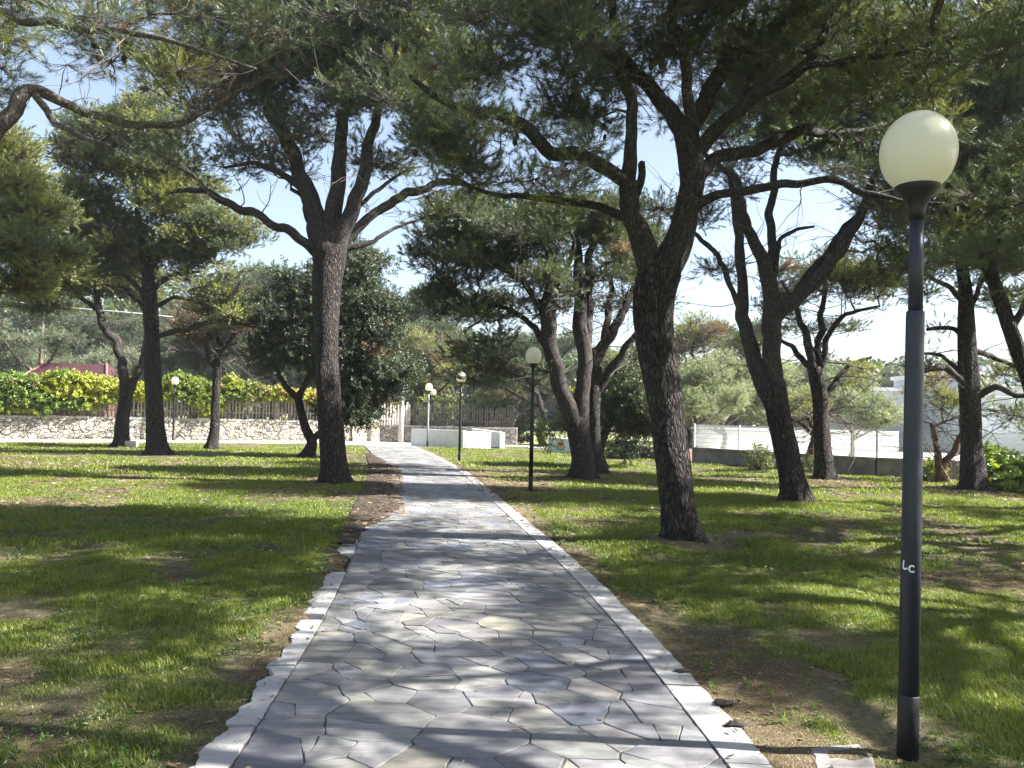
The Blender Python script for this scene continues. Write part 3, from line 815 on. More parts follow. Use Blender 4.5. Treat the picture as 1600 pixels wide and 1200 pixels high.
# ---- tree off to the left whose limbs reach into the top left
Y20 = 9.3
b20 = P(-330, 900, Y20)
l = [[(b20[0], Y20, 0, 0.27), (b20[0] + 0.2, Y20, 1.2, 0.24), (b20[0] + 0.1, Y20 + 0.1, 2.4, 0.22), (b20[0] + 0.5, Y20, 3.2, 0.2)],
     [(b20[0] + 0.3, Y20, 2.9, 0.17)] + LP(Y20, [(-60, 262, 36), (0, 182, 27), (30, 150, 23), (58, 146, 18), (100, 170, 15), (150, 190, 13), (220, 195, 12), (282, 190, 11), (332, 165, 9), (400, 128, 7), (445, 108, 5)], 0, 0.8),
     LP(Y20, [(56, 150, 12), (90, 192, 10), (130, 215, 9), (172, 228, 5)], 0.2, -0.3),
     [(b20[0] + 0.3, Y20, 3.0, 0.15)] + LP(Y20, [(-120, 60, 18), (-40, 22, 14), (60, 40, 12), (160, 45, 10), (260, 62, 7), (400, 108, 4)], 0, -1.2),
     [(b20[0] + 0.4, Y20, 3.1, 0.14)] + LP(Y20, [(-150, -60, 16), (-20, -20, 12), (100, 18, 9), (190, 60, 7), (265, 150, 4)], 0, 0.9),
     [(b20[0] + 0.4, Y20, 3.1, 0.14), (b20[0] + 0.8, Y20 + 0.3, 4.6, 0.11), (b20[0] + 0.6, Y20 - 0.4, 6.4, 0.07)]]
e = EL(Y20, [(60, 40, -0.6, 110, 40, 1.0, 0.6), (210, 70, -0.6, 110, 55, 1.0, 0.7), (330, 60, 0.2, 100, 70, 1.0, 0.8), (120, -60, 0.2, 200, 60, 1.3, 0.7), (-150, 100, 0, 120, 80, 1.5, 0.9), (-150, -60, 0, 200, 90, 1.8, 0.8), (200, 210, -0.2, 60, 22, 0.5, 0.5), (420, 90, 0.6, 60, 40, 0.8, 0.7), (40, 110, 0.3, 60, 22, 0.6, 0.35), (330, -60, 0, 160, 60, 1.4, 0.8)])
make_tree('pine_tree', 'overhanging pine whose pale bent limb reaches in at the upper left corner of the view', 'pine tree', PINES, (b20[0], Y20), l, e, Y20, 23,
          clump=4.2, tuft=14, nneed=40, limbmat='sunlit_limb', palette=((GREEN, 0.5), (DARK, 0.3), (YELLOW, 0.2)), brown=0.03, cones=30)
Y21 = 20.0
l = [LP(Y21, [(-80, 745, 36), (-70, 640, 30), (-60, 540, 28), (-50, 440, 22), (-40, 350, 14)]),
     LP(Y21, [(-62, 540, 14), (-10, 460, 9), (40, 420, 6), (80, 400, 3)], 0, -0.6),
     LP(Y21, [(-48, 430, 14), (0, 340, 9), (40, 280, 6), (60, 240, 3)], 0, 0.4),
     LP(Y21, [(-42, 370, 12), (-60, 280, 9), (-40, 200, 5)], 0, -0.4)]
e = EL(Y21, [(15, 245, 0, 55, 50, 1.3), (-60, 220, 0, 70, 70, 1.6), (30, 320, -0.3, 70, 40, 1.3), (40, 395, -0.4, 75, 45, 1.3), (-70, 340, 0, 70, 90, 1.6), (10, 440, 0, 50, 25, 1.0)])
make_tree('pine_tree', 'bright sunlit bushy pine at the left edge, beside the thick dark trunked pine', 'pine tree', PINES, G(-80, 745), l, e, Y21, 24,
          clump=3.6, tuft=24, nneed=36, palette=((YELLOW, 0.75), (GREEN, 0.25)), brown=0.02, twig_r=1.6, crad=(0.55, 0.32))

# ---- small trees on the right
l8 = 22.4
l = [LP(l8, [(1474, 752, 18), (1468, 725, 12), (1462, 690, 9), (1456, 662, 6)]),
     LP(l8, [(1470, 735, 11), (1490, 702, 10), (1503, 684, 8), (1500, 655, 5)], 0, -0.3),
     LP(l8, [(1458, 668, 5), (1475, 660, 4), (1484, 655, 3)], 0, 0.2)]
e = EL(l8, [(1458, 625, 0, 36, 26, 0.7, 0.7), (1500, 625, -0.2, 30, 26, 0.6, 0.7), (1468, 590, 0, 36, 22, 0.7, 0.8), (1550, 600, 0.2, 30, 22, 0.5, 0.5)])
make_tree('pine_tree', 'small pale pine with a forked orange brown stem just in front of the white fence', 'pine tree', PINES, G(1474, 752), l, e, l8, 25,
          clump=3.0, tuft=14, nneed=26, palette=((YELLOW, 0.7), (OLIVE, 0.3)), brown=0.06, trunkmat='orangebark', limbmat='orangebark', twig_r=1.6, crad=(0.35, 0.2))
l9 = 25.2
l = [LP(l9, [(1263, 739, 16), (1268, 702, 12), (1273, 678, 9), (1262, 652, 6)]),
     LP(l9, [(1272, 682, 6), (1245, 660, 5), (1222, 645, 3)], 0, 0.3), LP(l9, [(1272, 680, 6), (1285, 655, 4), (1300, 640, 3)], 0, -0.3)]
e = EL(l9, [(1262, 632, 0, 36, 22, 0.7, 0.7), (1232, 630, 0.2, 28, 18, 0.6, 0.6)])
make_tree('pine_tree', 'little leaning orange stemmed pine half hidden behind the slim brown pine', 'pine tree', PINES, G(1263, 739), l, e, l9, 26,
          clump=3.0, tuft=12, nneed=26, palette=((YELLOW, 0.6), (OLIVE, 0.4)), brown=0.06, trunkmat='orangebark', limbmat='orangebark', twig_r=1.6, crad=(0.35, 0.2))
# glossy shrub tree (right of the multi-stemmed pine)
ys = 26.0
l = [LP(ys, [(932, 718, 16), (940, 690, 13), (952, 662, 11), (962, 640, 8)]),
     LP(ys, [(950, 665, 8), (985, 640, 6), (1010, 620, 4)], 0, 0.3), LP(ys, [(942, 690, 8), (915, 655, 6), (890, 630, 4)], 0, 0.4), LP(ys, [(958, 648, 7), (965, 610, 5), (962, 580, 3)], 0, -0.3)]
e = EL(ys, [(965, 620, 0, 55, 35, 1.2), (1000, 650, 0, 36, 40, 1.0), (905, 640, 0.4, 45, 36, 1.0), (985, 690, 0.2, 36, 24, 0.7, 0.8), (880, 670, 0.5, 30, 22, 0.7), (955, 575, 0.2, 40, 26, 0.8, 0.7)])
make_tree('laurel_tree', 'glossy leaved broadleaf tree with a leaning stem between the multi-stemmed pine and the forked pine', 'broadleaf tree', None, G(932, 718), l, e, ys, 27,
          clump=2.2, tuft=20, nneed=14, palette=(((0.05, 0.075, 0.03), 0.6), (OAK, 0.3), (YELLOW, 0.1)), brown=0.01, kind='broad', twig_r=1.6, crad=(0.5, 0.4), bare=0.05)

# ------------------------------------------------------------------ generic trees for behind and beside
def generic(kind, seed, H, spread, Y, name, **kw):
    rng = np.random.default_rng(seed)
    tr = H * 0.030
    pts = [(0, 0, 0, tr)]
    x = y = 0
    top = H * (0.55 if kind == 'pine' else 0.35)
    for i in range(1, 6):
        x += rng.normal(0, 0.03) * H; y += rng.normal(0, 0.03) * H
        pts.append((x, y, top * i / 5, tr * (1 - 0.09 * i)))
    limbs = [pts]; ells = []
    n = 7 if kind == 'pine' else 6
    for k in range(n):
        a = k * 2.4 + rng.normal(0, 0.3); j = 3 + k % 3
        p = np.array(pts[j]); el = rng.uniform(0.25, 0.9)
        Ln = spread * rng.uniform(0.6, 1.0)
        d = np.array([math.cos(a), math.sin(a)])
        q1 = (p[0] + d[0] * Ln * 0.35, p[1] + d[1] * Ln * 0.35, p[2] + Ln * 0.22 * el + 0.15)
        q2 = (p[0] + d[0] * Ln * 0.7, p[1] + d[1] * Ln * 0.7, p[2] + Ln * 0.6 * el + 0.2)
        q3 = (p[0] + d[0] * Ln, p[1] + d[1] * Ln, min(H * 0.92, p[2] + Ln * 1.0 * el + 0.3))
        limbs.append([(*p[:3], tr * 0.5), (*q1, tr * 0.36), (*q2, tr * 0.25), (*q3, tr * 0.12)])
        s = spread * rng.uniform(0.3, 0.46)
        ells.append((*q3, s, s, s * 0.55, 1.0)); ells.append((q2[0], q2[1], q2[2] + s * 0.5, s * 0.9, s * 0.9, s * 0.5, 0.9))
    ells.append((x, y, H * 0.85, spread * 0.55, spread * 0.55, H * 0.13, 1.0))
    limbs.append([(*pts[-1][:3], tr * 0.5), (x + 0.1, y, (top + H * 0.85) / 2, tr * 0.35), (x - 0.1, y + 0.1, H * 0.88, tr * 0.12)])
    return make_tree(name, 'x', 'x', None, (0, 0), limbs, ells, Y, seed, kind=kind, **kw)


gp1 = generic('pine', 101, 8.0, 3.4, 12, 'pine_tree', clump=0.75, tuft=22, nneed=34, brown=0.02, crad=(0.42, 0.24))
gp2 = generic('pine', 102, 9.0, 4.0, 45, 'pine_tree', clump=0.8, tuft=22, nneed=24, palette=((GREEN, 0.5), (DARK, 0.4), (BLUE, 0.2)), brown=0.02, crad=(0.75, 0.4), twig_r=2.6, nl=0.13)
gp3 = generic('pine', 103, 8.0, 3.6, 45, 'pine_tree', clump=0.8, tuft=22, nneed=24, palette=((YELLOW, 0.6), (GREEN, 0.3), (BROWN, 0.25)), brown=0.05, crad=(0.75, 0.4), twig_r=2.6, nl=0.13)
go = generic('olive', 104, 4.6, 2.3, 42, 'olive_tree', clump=1.8, tuft=20, nneed=18, palette=((OLIVE, 0.8), ((0.13, 0.17, 0.09), 0.3)), brown=0.0, crad=(0.55, 0.4), trunkmat='palebark', limbmat='palebark', twig_r=1.8, bare=0.03)
ge = generic('olive', 105, 11.0, 3.6, 48, 'eucalyptus_tree', clump=0.55, tuft=24, nneed=16, palette=(((0.09, 0.12, 0.06), 0.6), (OLIVE, 0.3)), brown=0.02, crad=(0.8, 0.5), trunkmat='palebark', limbmat='palebark', twig_r=2.4)
_first = {}


def place(proto, px, Y, label, cat, group, rz, sc, x=None):
    X = P(px, 650, Y)[0] if x is None else x
    if proto.name not in _first:
        _first[proto.name] = 1; o = proto
        o.location = (X, Y, 0); o.rotation_euler = (0, 0, rz); o.scale = (sc,) * 3
    else:
        o = copy_tree(proto, (X, Y, 0), rz, sc)
    tag(o, label, cat, group)
    return o


GB = 'trees standing behind the walls and the fence'
# beside the view, on the sun's side: they throw the shade on the near ground
place(gp1, 0, 6.3, 'pine just beyond the right edge that shades the near lamp', 'pine tree', PINES, 0.4, 1.0, x=8.0)
place(gp1, 0, 10.4, 'second pine beyond the right edge of the view, its crown over the right lawn', 'pine tree', PINES, 2.1, 1.0, x=9.8)
place(gp1, 0, 3.0, 'pine beside the camera that shades the nearest paving stones', 'pine tree', PINES, 3.7, 1.0, x=6.1)
place(gp1, 0, 12.8, 'third pine beyond the right edge, its crown over the fence side lawn', 'pine tree', PINES, 5.0, 1.1, x=13.6)
place(gp1, 0, 18.2, 'pine far to the right of the lawn outside the view near the fence wall', 'pine tree', PINES, 1.2, 1.1, x=21.0)
place(gp1, 0, 4.0, 'pine to the far left of the path outside the view', 'pine tree', PINES, 4.2, 0.95, x=-9.5)
# behind
for proto, px, Y, lab, cat, rz, sc in [
    (gp3, 640, 52, 'sunlit brownish pine behind the white picket fence at the end of the path', 'pine tree', 0.3, 0.9),
    (gp2, 712, 58, 'dark green pine behind the stone wall right of the sunlit brownish pine', 'pine tree', 1.3, 1.25),
    (gp2, 445, 52, 'green pine rising behind the wall just left of the dark broadleaf tree', 'pine tree', 2.6, 1.2),
    (gp2, 118, 64, 'dark conifer standing behind the red roofed hut', 'pine tree', 4.0, 1.05),
    (ge, 20, 46, 'tall leaning eucalyptus behind the vine hedge at the left edge', 'eucalyptus tree', 0.2, 0.85),
    (ge, 266, 56, 'pale trunked eucalyptus behind the wall right of the thick dark pine', 'eucalyptus tree', 2.2, 0.8),
    (ge, 318, 52, 'white trunked eucalyptus behind the hedge by the thin young pine', 'eucalyptus tree', 4.1, 0.72),
    (go, 62, 50, 'silvery olive tree left of the red roofed hut', 'olive tree', 0.0, 1.05),
    (go, 152, 54, 'silvery olive tree directly behind the red roofed hut', 'olive tree', 1.0, 1.15),
    (go, 212, 50, 'silvery olive tree between the hut and the thick dark pine', 'olive tree', 2.0, 1.1),
    (go, 366, 50, 'grey green olive tree above the hedge right of the thin young pine', 'olive tree', 3.3, 1.0),
    (go, 1085, 33, 'pale olive tree behind the left end of the white fence', 'olive tree', 0.7, 0.85),
    (go, 1135, 37, 'pale olive tree behind the white fence left of the double stemmed pine', 'olive tree', 1.9, 1.0),
    (go, 1215, 42, 'hazy olive tree behind the white fence and the double stemmed pine', 'olive tree', 2.9, 1.05),
    (go, 1330, 38, 'rounded olive tree behind the white fence by the pale building', 'olive tree', 4.4, 0.9),
    (gp3, 1085, 43, 'yellowish pine rising behind the pale olives right of the forked pine', 'pine tree', 3.0, 0.92),
    (gp2, 1140, 56, 'blue green pine far behind the olives right of the forked pine', 'pine tree', 5.2, 0.95),
    (gp3, 985, 46, 'light green pine behind the glossy leaved broadleaf tree', 'pine tree', 5.0, 0.70),
    (gp2, 850, 44, 'dark pine with a straight stem beyond the painted low wall', 'pine tree', 0.9, 0.72),
    (gp3, 790, 64, 'yellow green pine far beyond the dark picket fence', 'pine tree', 1.7, 0.8),
    (gp3, 1590, 52, 'light pine behind the bluish building at the right', 'pine tree', 2.4, 0.75),
    (gp2, 1400, 78, 'far dark pine beyond the pale flat roofed building', 'pine tree', 3.6, 0.7),
    (gp2, 560, 66, 'far pine between the dark broadleaf tree and the sunlit brownish pine', 'pine tree', 0.1, 1.25),
]:
    place(proto, px, Y, lab, cat, GB, rz, sc)

# ------------------------------------------------------------------ the path and ground
_py = np.array([-6, 0, 3.95, 7.5, 14.3, 21.8, 31.8, 37.5, 45])
_pc = np.array([0.16, 0.10, -0.09, -0.39, -1.36, -2.42, -4.40, -5.72, -7.6])


def cx(y):
    y = np.asarray(y, float)
    # smooth interpolation
    return (np.interp(y - 1.5, _py, _pc) + np.interp(y, _py, _pc) + np.interp(y + 1.5, _py, _pc)) / 3


HW = 1.11


def voronoi(W, L, rmin, rmax, gap, rng, x0=0, y0=0, aniso=1.0, tries=9000):
    """irregular stones filling a rectangle -> list of polygons"""
    pts = []; rad = []
    cell = {}
    for _ in range(tries):
        r = rmin + (rmax - rmin) * rng.random() ** 1.6
        p = np.array([rng.random() * W, rng.random() * L])
        ok = True
        ci, cj = int(p[0] / rmax), int(p[1] / rmax)
        for i in range(ci - 2, ci + 3):
            for j in range(cj - 2, cj + 3):
                for k in cell.get((i, j), ()):
                    if np.hypot(*(pts[k] - p)) < (rad[k] + r) * 0.82: ok = False; break
                if not ok: break
            if not ok: break
        if ok:
            cell.setdefault((ci, cj), []).append(len(pts)); pts.append(p); rad.append(r)
    pts = np.array(pts); rad = np.array(rad)
    polys = []
    for i in range(len(pts)):
        d = np.linalg.norm(pts - pts[i], axis=1)
        nb = np.argsort(d)[1:26]
        poly = [np.array(c) for c in ((0, 0), (W, 0), (W, L), (0, L))]
        for j in nb:
            if d[j] > 6 * rmax: break
            n = (pts[j] - pts[i]) / d[j]
            off = (d[j] ** 2 + rad[i] ** 2 - rad[j] ** 2) / (2 * d[j]) - gap / 2 * (0.6 + 0.8 * rng.random())
            new = []
            for a, b in zip(poly, poly[1:] + poly[:1]):
                da = (a - pts[i]).dot(n) - off; db = (b - pts[i]).dot(n) - off
                if da <= 0: new.append(a)
                if da * db < 0: new.append(a + (b - a) * (da / (da - db)))
            poly = new
            if len(poly) < 3: break
        if len(poly) >= 3:
            q = np.array(poly)
            ar = 0.5 * abs(np.dot(q[:, 0], np.roll(q[:, 1], -1)) - np.dot(q[:, 1], np.roll(q[:, 0], -1)))
            if ar > 0.002: polys.append(q + np.array([x0, y0]))
    return polys


def stone_geo(poly, rng, seg, jit, bev, h, top=0.0):
    """outline -> (verts2d+z, tris) : a slab with a worn edge"""
    pts = []
    n = len(poly)
    for a, b in zip(poly, np.roll(poly, -1, 0)):
        L = np.linalg.norm(b - a)
        if L < 1e-4: continue
        k = max(1, int(L / seg)); nrm = np.array([b[1] - a[1], a[0] - b[0]]) / L
        for i in range(k):
            t = i / k
            pts.append(a + (b - a) * t + (nrm * rng.normal(0, jit) if i else nrm * -jit * 1.0))
    pts = np.array(pts); m = len(pts)
    if m < 3: return None
    c = pts.mean(0)
    d = c - pts; dl = np.linalg.norm(d, axis=1, keepdims=True) + 1e-6
    inn = pts + d / dl * np.minimum(bev, dl * 0.4)
    v = np.vstack([np.c_[pts, np.full(m, top - h)], np.c_[pts, np.full(m, top - bev * 0.6)], np.c_[inn, np.full(m, top)], [[*c, top]]])
    i = np.arange(m); j = (i + 1) % m
    q = np.vstack([np.stack([i, j, m + j, m + i], 1), np.stack([m + i, m + j, 2 * m + j, 2 * m + i], 1)])
    t = np.stack([2 * m + i, 2 * m + j, np.full(m, 3 * m)], 1)
    return v, q, t


def split_poly(poly, p, n):
    a, b_ = [], []
    m = len(poly)
    for i in range(m):
        u, w_ = poly[i], poly[(i + 1) % m]
        du, dw = (u - p).dot(n), (w_ - p).dot(n)
        if du <= 0: a.append(u)
        if du >= 0: b_.append(u)
        if du * dw < 0:
            x_ = u + (w_ - u) * (du / (du - dw)); a.append(x_); b_.append(x_)
    return np.array(a), np.array(b_)


def parea(q):
    return 0.5 * abs(np.dot(q[:, 0], np.roll(q[:, 1], -1)) - np.dot(q[:, 1], np.roll(q[:, 0], -1))) if len(q) > 2 else 0


def crazy(polys, gap, rng, amax):
    out = []; st_ = [(p, 0) for p in polys]
    while st_:
        q, dpt = st_.pop()
        ar = parea(q)
        if dpt < 3 and ar > 0.03 and rng.random() < (0.75 if ar > amax else 0.38 if ar > amax * 0.4 else 0.12):
            c_ = q.mean(0); e = q - c_
            ang = 0.5 * math.atan2(2 * (e[:, 0] * e[:, 1]).sum(), (e[:, 0] ** 2 - e[:, 1] ** 2).sum()) + rng.normal(0, 0.55)
            n_ = np.array([math.cos(ang), math.sin(ang)])
            p_ = c_ + n_ * rng.normal(0, 0.22) * math.sqrt(ar)
            a_, _ = split_poly(q, p_ - n_ * gap / 2, n_); _, b2 = split_poly(q, p_ + n_ * gap / 2, n_)
            if parea(a_) > 0.004 and parea(b2) > 0.004:
                st_ += [(a_, dpt + 1), (b2, dpt + 1)]; continue
        out.append(q)
    return out


rng = np.random.default_rng(21)
b = MB()
Y0, Y1p = -2.0, 40.0
for poly in crazy(voronoi(2 * HW, Y1p - Y0, 0.10, 0.31, 0.005, rng, -HW, Y0, tries=24000), 0.006, rng, 0.11):
    near = poly[:, 1].min() < 16
    g = stone_geo(poly, rng, 0.055 if near else 0.2, 0.0035 if near else 0, 0.004, 0.03)
    if g is None: continue
    v, q, t = g
    z = 0.030 + rng.normal(0, 0.0016)
    tl = rng.normal(0, 0.006, 2); c = v[-1, :2]
    v = v.copy(); v[:, 2] += z + (v[:, 0] - c[0]) * tl[0] + (v[:, 1] - c[1]) * tl[1]
    v[:, 0] += cx(v[:, 1])
    r = rng.random()
    base = np.array([0.18, 0.18, 0.18]) if r < 0.55 else (np.array([0.225, 0.221, 0.212]) if r < 0.86 else (np.array([0.265, 0.25, 0.222]) if r < 0.93 else np.array([0.165, 0.176, 0.20])))
    b.add(v, t, q, col=base * rng.uniform(0.78, 1.2) * np.array([1, rng.uniform(0.98, 1.02), rng.uniform(0.92, 1.07)]))
MAT['paving'] = col_mat('flagstone', 0.62, 0.4, (0.82, 1.14), 9, 0.3, 0.004, True)
o = b.obj('path', MAT['paving'], None, False); tag(o, kind='structure')
# mortar bed
ys_ = np.arange(Y0, Y1p + 0.3, 0.3)
b = MB()
n = len(ys_)
v = np.vstack([np.c_[cx(ys_) - HW - 0.02, ys_, np.full(n, 0.0225)], np.c_[cx(ys_) + HW + 0.012, ys_, np.full(n, 0.0225)]])
i = np.arange(n - 1)
b.add(v, quads=np.stack([i, n + i, n + i + 1, i + 1], 1))
MAT['mortar'] = simple_mat('mortar', (0.088, 0.083, 0.076), 0.95, 0.35, 20, 0.4)
tag(b.obj('path_bed', MAT['mortar'], None, False), kind='structure')
# white kerbs
MAT['kerb'] = col_mat('white_kerb', 0.75, 0.3, (0.86, 1.08), 7, 0.25, 0.004)


def kerb_strip(side, segs, wfun, rng):
    b = MB()
    for (a, c) in segs:
        s = np.arange(a + 0.004, c - 0.003, 0.025)
        if len(s) < 2: continue
        w = wfun(s)
        ui = np.full(len(s), HW + 0.010) + rng.normal(0, 0.0015, len(s)); uo = HW + w
        x0 = cx(s) + side * ui; x1 = cx(s) + side * uo
        zt = 0.036 + rng.normal(0, 0.0012)
        m = len(s)
        v = np.vstack([np.c_[x0, s, np.full(m, -0.03)], np.c_[x0, s, np.full(m, zt)], np.c_[x1, s, np.full(m, zt - 0.004)], np.c_[x1 + side * 0.012, s, np.full(m, -0.03)]])
        i = np.arange(m - 1)
        q = np.vstack([np.stack([k * m + i, k * m + i + 1, (k + 1) * m + i + 1, (k + 1) * m + i], 1) for k in range(3)])
        ends = np.array([[0, m, 2 * m, 3 * m], [4 * m - 1, 3 * m - 1, 2 * m - 1, m - 1]])
        q = np.vstack([q, ends])
        if side > 0: q = q[:, ::-1]
        b.add(v, quads=q, col=np.array([0.34, 0.33, 0.318]) * rng.uniform(0.88, 1.1))
    return b


rng = np.random.default_rng(5)
cuts = [-2.0]
while cuts[-1] < 39.5: cuts.append(cuts[-1] + rng.uniform(0.8, 1.5))
tag(kerb_strip(1, list(zip(cuts[:-1], cuts[1:])), lambda s: 0.215 + 0.03 * (fbm(s * 2.2, s * 0 + 3, 3) - 0.5) + 0.012 * (vnoise(s * 14, s * 0) - 0.5), rng).obj('kerb', MAT['kerb'], None, False), kind='structure')
segs = [(-2.0, 1.2), (1.2, 2.9), (2.9, 4.02), (4.05, 5.0), (5.0, 6.1), (6.25, 7.1), (7.16, 7.9), (8.9, 9.4), (9.6, 9.95)]
tag(kerb_strip(-1, segs, lambda s: np.clip(0.165 + 0.10 * (fbm(s * 1.9 + 3, s * 0 + 8, 2) - 0.5) + 0.06 * (vnoise(s * 11, s * 0 + 3) - 0.5) + 0.03 * (vnoise(s * 31, s * 0 + 3) - 0.5), 0.03, 0.26), rng).obj('kerb', MAT['kerb'], None, False), kind='structure')


# ground sheet
def grassiness(x, y):
    x = np.asarray(x, float); y = np.asarray(y, float)
    g = fbm(x * 0.55 + 23, y * 0.38 + 44, 4) * 0.48 + fbm(x * 1.7 + 2, y * 1.3 + 31, 3) * 0.52
    g = g + 0.16 * (vnoise(x * 4.3 + 5, y * 3.6 + 2) - 0.5) + 0.10 * (vnoise(x * 9 + 1, y * 8 + 6) - 0.5)
    side = sstep(-1.5, -3.0, x - cx(y) + 0.4)      # the left lawn is lusher
    g = g + 0.02 * side + 0.065 - 0.09 * np.exp(-((x + 2.9) ** 2 / 0.8 + (y - 4.5) ** 2 / 0.5))
    d = np.abs(x - cx(y))
    g = g - 0.22 * (1 - sstep(1.4, 1.75, d)) * (x > cx(y)) - 0.12 * (1 - sstep(1.3, 1.6, d)) * (x < cx(y))
    for (tx, ty, r) in BARE:
        dd = np.hypot(x - tx, y - ty)
        g = g - 0.35 * (1 - sstep(r * 0.55, r * 1.5, dd))
    return g


BARE = [(G(1071, 851)[0], G(1071, 851)[1], 0.62), (*G(1244, 786)[:2], 0.6), (*G(911, 749)[:2], 0.6), (*G(523, 757)[:2], 0.45), (*G(1289, 749)[:2], 0.8), (*G(1523, 767)[:2], 0.9),
        (*G(247, 709)[:2], 0.6), (*G(1230, 1060)[:2], 0.3)]
gx = np.arange(-30, 30.01, 0.12); gy = np.arange(-4, 46.01, 0.14)
GX, GY = np.meshgrid(gx, gy)
d = GX - cx(GY)
inside = np.abs(d) < HW + 0.10
GZ = (fbm(GX * 0.8, GY * 0.8, 4) - 0.5) * 0.07 + (vnoise(GX * 6, GY * 6) - 0.5) * 0.018
GZ += 0.012
edge = sstep(HW + 0.12, HW + 0.5, np.abs(d))
GZ = GZ * edge + (1 - edge) * (0.022 + (vnoise(GX * 7 + 9, GY * 5) - 0.5) * 0.02)
inn = (np.abs(d) < HW + 0.06) & (GY < 40) & (GY > -2)
GZ = np.where(inn, -0.06, GZ)
for (tx, ty, r) in BARE[:7]:
    GZ = GZ + 0.10 * np.exp(-((GX - tx) ** 2 + (GY - ty) ** 2) / (2 * (r * 0.75) ** 2)) * (~inn)
gr = grassiness(GX, GY)
tg = sstep(0.44, 0.60, gr)[..., None]
soil = np.array([0.092, 0.070, 0.050]); red = np.array([0.135, 0.080, 0.052]); dryc = np.array([0.19, 0.155, 0.095]); mossy = np.array([0.080, 0.105, 0.028])
n1 = sstep(0.42, 0.62, fbm(GX * 0.9 + 60, GY * 0.7 + 9, 4))[..., None]
n2 = sstep(0.5, 0.68, fbm(GX * 1.4 + 30, GY * 1.1 + 77, 4))[..., None]
C = soil * (1 - n1) + dryc * n1
C = C * (1 - 0.6 * n2) + red * 0.6 * n2
C = C * 0.86 + mossy * 0.14
C = C * (1 - tg) + mossy * tg
C = C * (0.8 + 0.4 * vnoise(GX * 5, GY * 5))[..., None]
ny, nx = GX.shape
v = np.stack([GX, GY, GZ], -1).reshape(-1, 3)
i, j = np.meshgrid(np.arange(ny - 1), np.arange(nx - 1), indexing='ij')
q = np.stack([i * nx + j, i * nx + j + 1, (i + 1) * nx + j + 1, (i + 1) * nx + j], -1).reshape(-1, 4)
# far skirt joined to the same sheet
big = 500.0
ring = [(-30, -4), (30, -4), (30, 46), (-30, 46)]
MAT['soil'] = col_mat('lawn_soil', 0.95, 0.15, (0.45, 1.5), 30, 0.9, 0.03)
o = link('ground', mesh_from('ground', v, [q], [MAT['soil']], True, C.reshape(-1, 3)))
tag(o, kind='structure')
b = MB()
fx = [-big, -29.5, 29.5, big]; fy = [-big, -3.6, 45.6, big]
for a in range(3):
    for c in range(3):
        if a == 1 and c == 1: continue
        x0, x1, y0, y1 = fx[a], fx[a + 1], fy[c], fy[c + 1]
        b.add([(x0, y0, -0.045), (x1, y0, -0.045), (x1, y1, -0.045), (x0, y1, -0.045)], quads=[(0, 1, 2, 3)])
MAT['farfield'] = simple_mat('far_grass', (0.17, 0.17, 0.07), 0.95, 0.35, 0.25, 0, c2=(0.10, 0.11, 0.04))
tag(b.obj('far_ground', MAT['farfield'], None, False), kind='structure')

# cross path at the left and the yard beyond the fence
MAT['gravel'] = simple_mat('gravel', (0.36, 0.34, 0.31), 0.9, 0.2, 5, 0.4)


def sheet(name, pts, z, m, thick=0.03):
    b = MB(); n = len(pts)
    v = [(p[0], p[1], z) for p in pts] + [(p[0], p[1], z - thick) for p in pts]
    c = np.mean(np.array([p[:2] for p in pts]), 0)
    v.append((*c, z))
    t = [(i, (i + 1) % n, 2 * n) for i in range(n)]
    q = [(i, n + i, n + (i + 1) % n, (i + 1) % n) for i in range(n)]
    b.add(v, t, q)
    return tag(b.obj(name, m, None, False), kind='structure')


WA = np.array([-34.0, 30.7]); WB = np.array([-8.4, 42.6])
wd = (WB - WA) / np.linalg.norm(WB - WA); wn = np.array([wd[1], -wd[0]])
ka = [WA + wn * 0.3, WB + wn * 0.3 + wd * 1.0]
up = [ka[0] + (ka[1] - ka[0]) * t for t in np.linspace(0, 1, 12)]
lo = [p + wn * (3.6 - 2.2 * t + 0.25 * math.sin(9 * t)) for p, t in zip(up, np.linspace(0, 1, 12))]
sheet('cross_path', up[::-1] + lo, 0.075, MAT['gravel'], 0.12)
sheet('forecourt', [(-8.6, 38.6), (-4.0, 38.6), (-2.2, 41.5), (1.0, 41.5), (1.0, 43.6), (-8.6, 43.6)], 0.032, simple_mat('pale_paving', (0.45, 0.44, 0.42), 0.8, 0.12, 4, 0.2), 0.1)
sheet('side_path', [(0.9, 39.5), (6, 38.6), (6, 40.0), (0.9, 41.4)], 0.05, MAT['gravel'], 0.1)
sheet('gravel_yard', [(7.6, 31.2), (10.2, 27.4), (12.0, 25.4), (14, 24.6), (29, 23.4), (29.4, 45), (7, 45)], 0.07, simple_mat('pale_gravel', (0.48, 0.46, 0.42), 0.9, 0.15, 3, 0.3), 0.12)

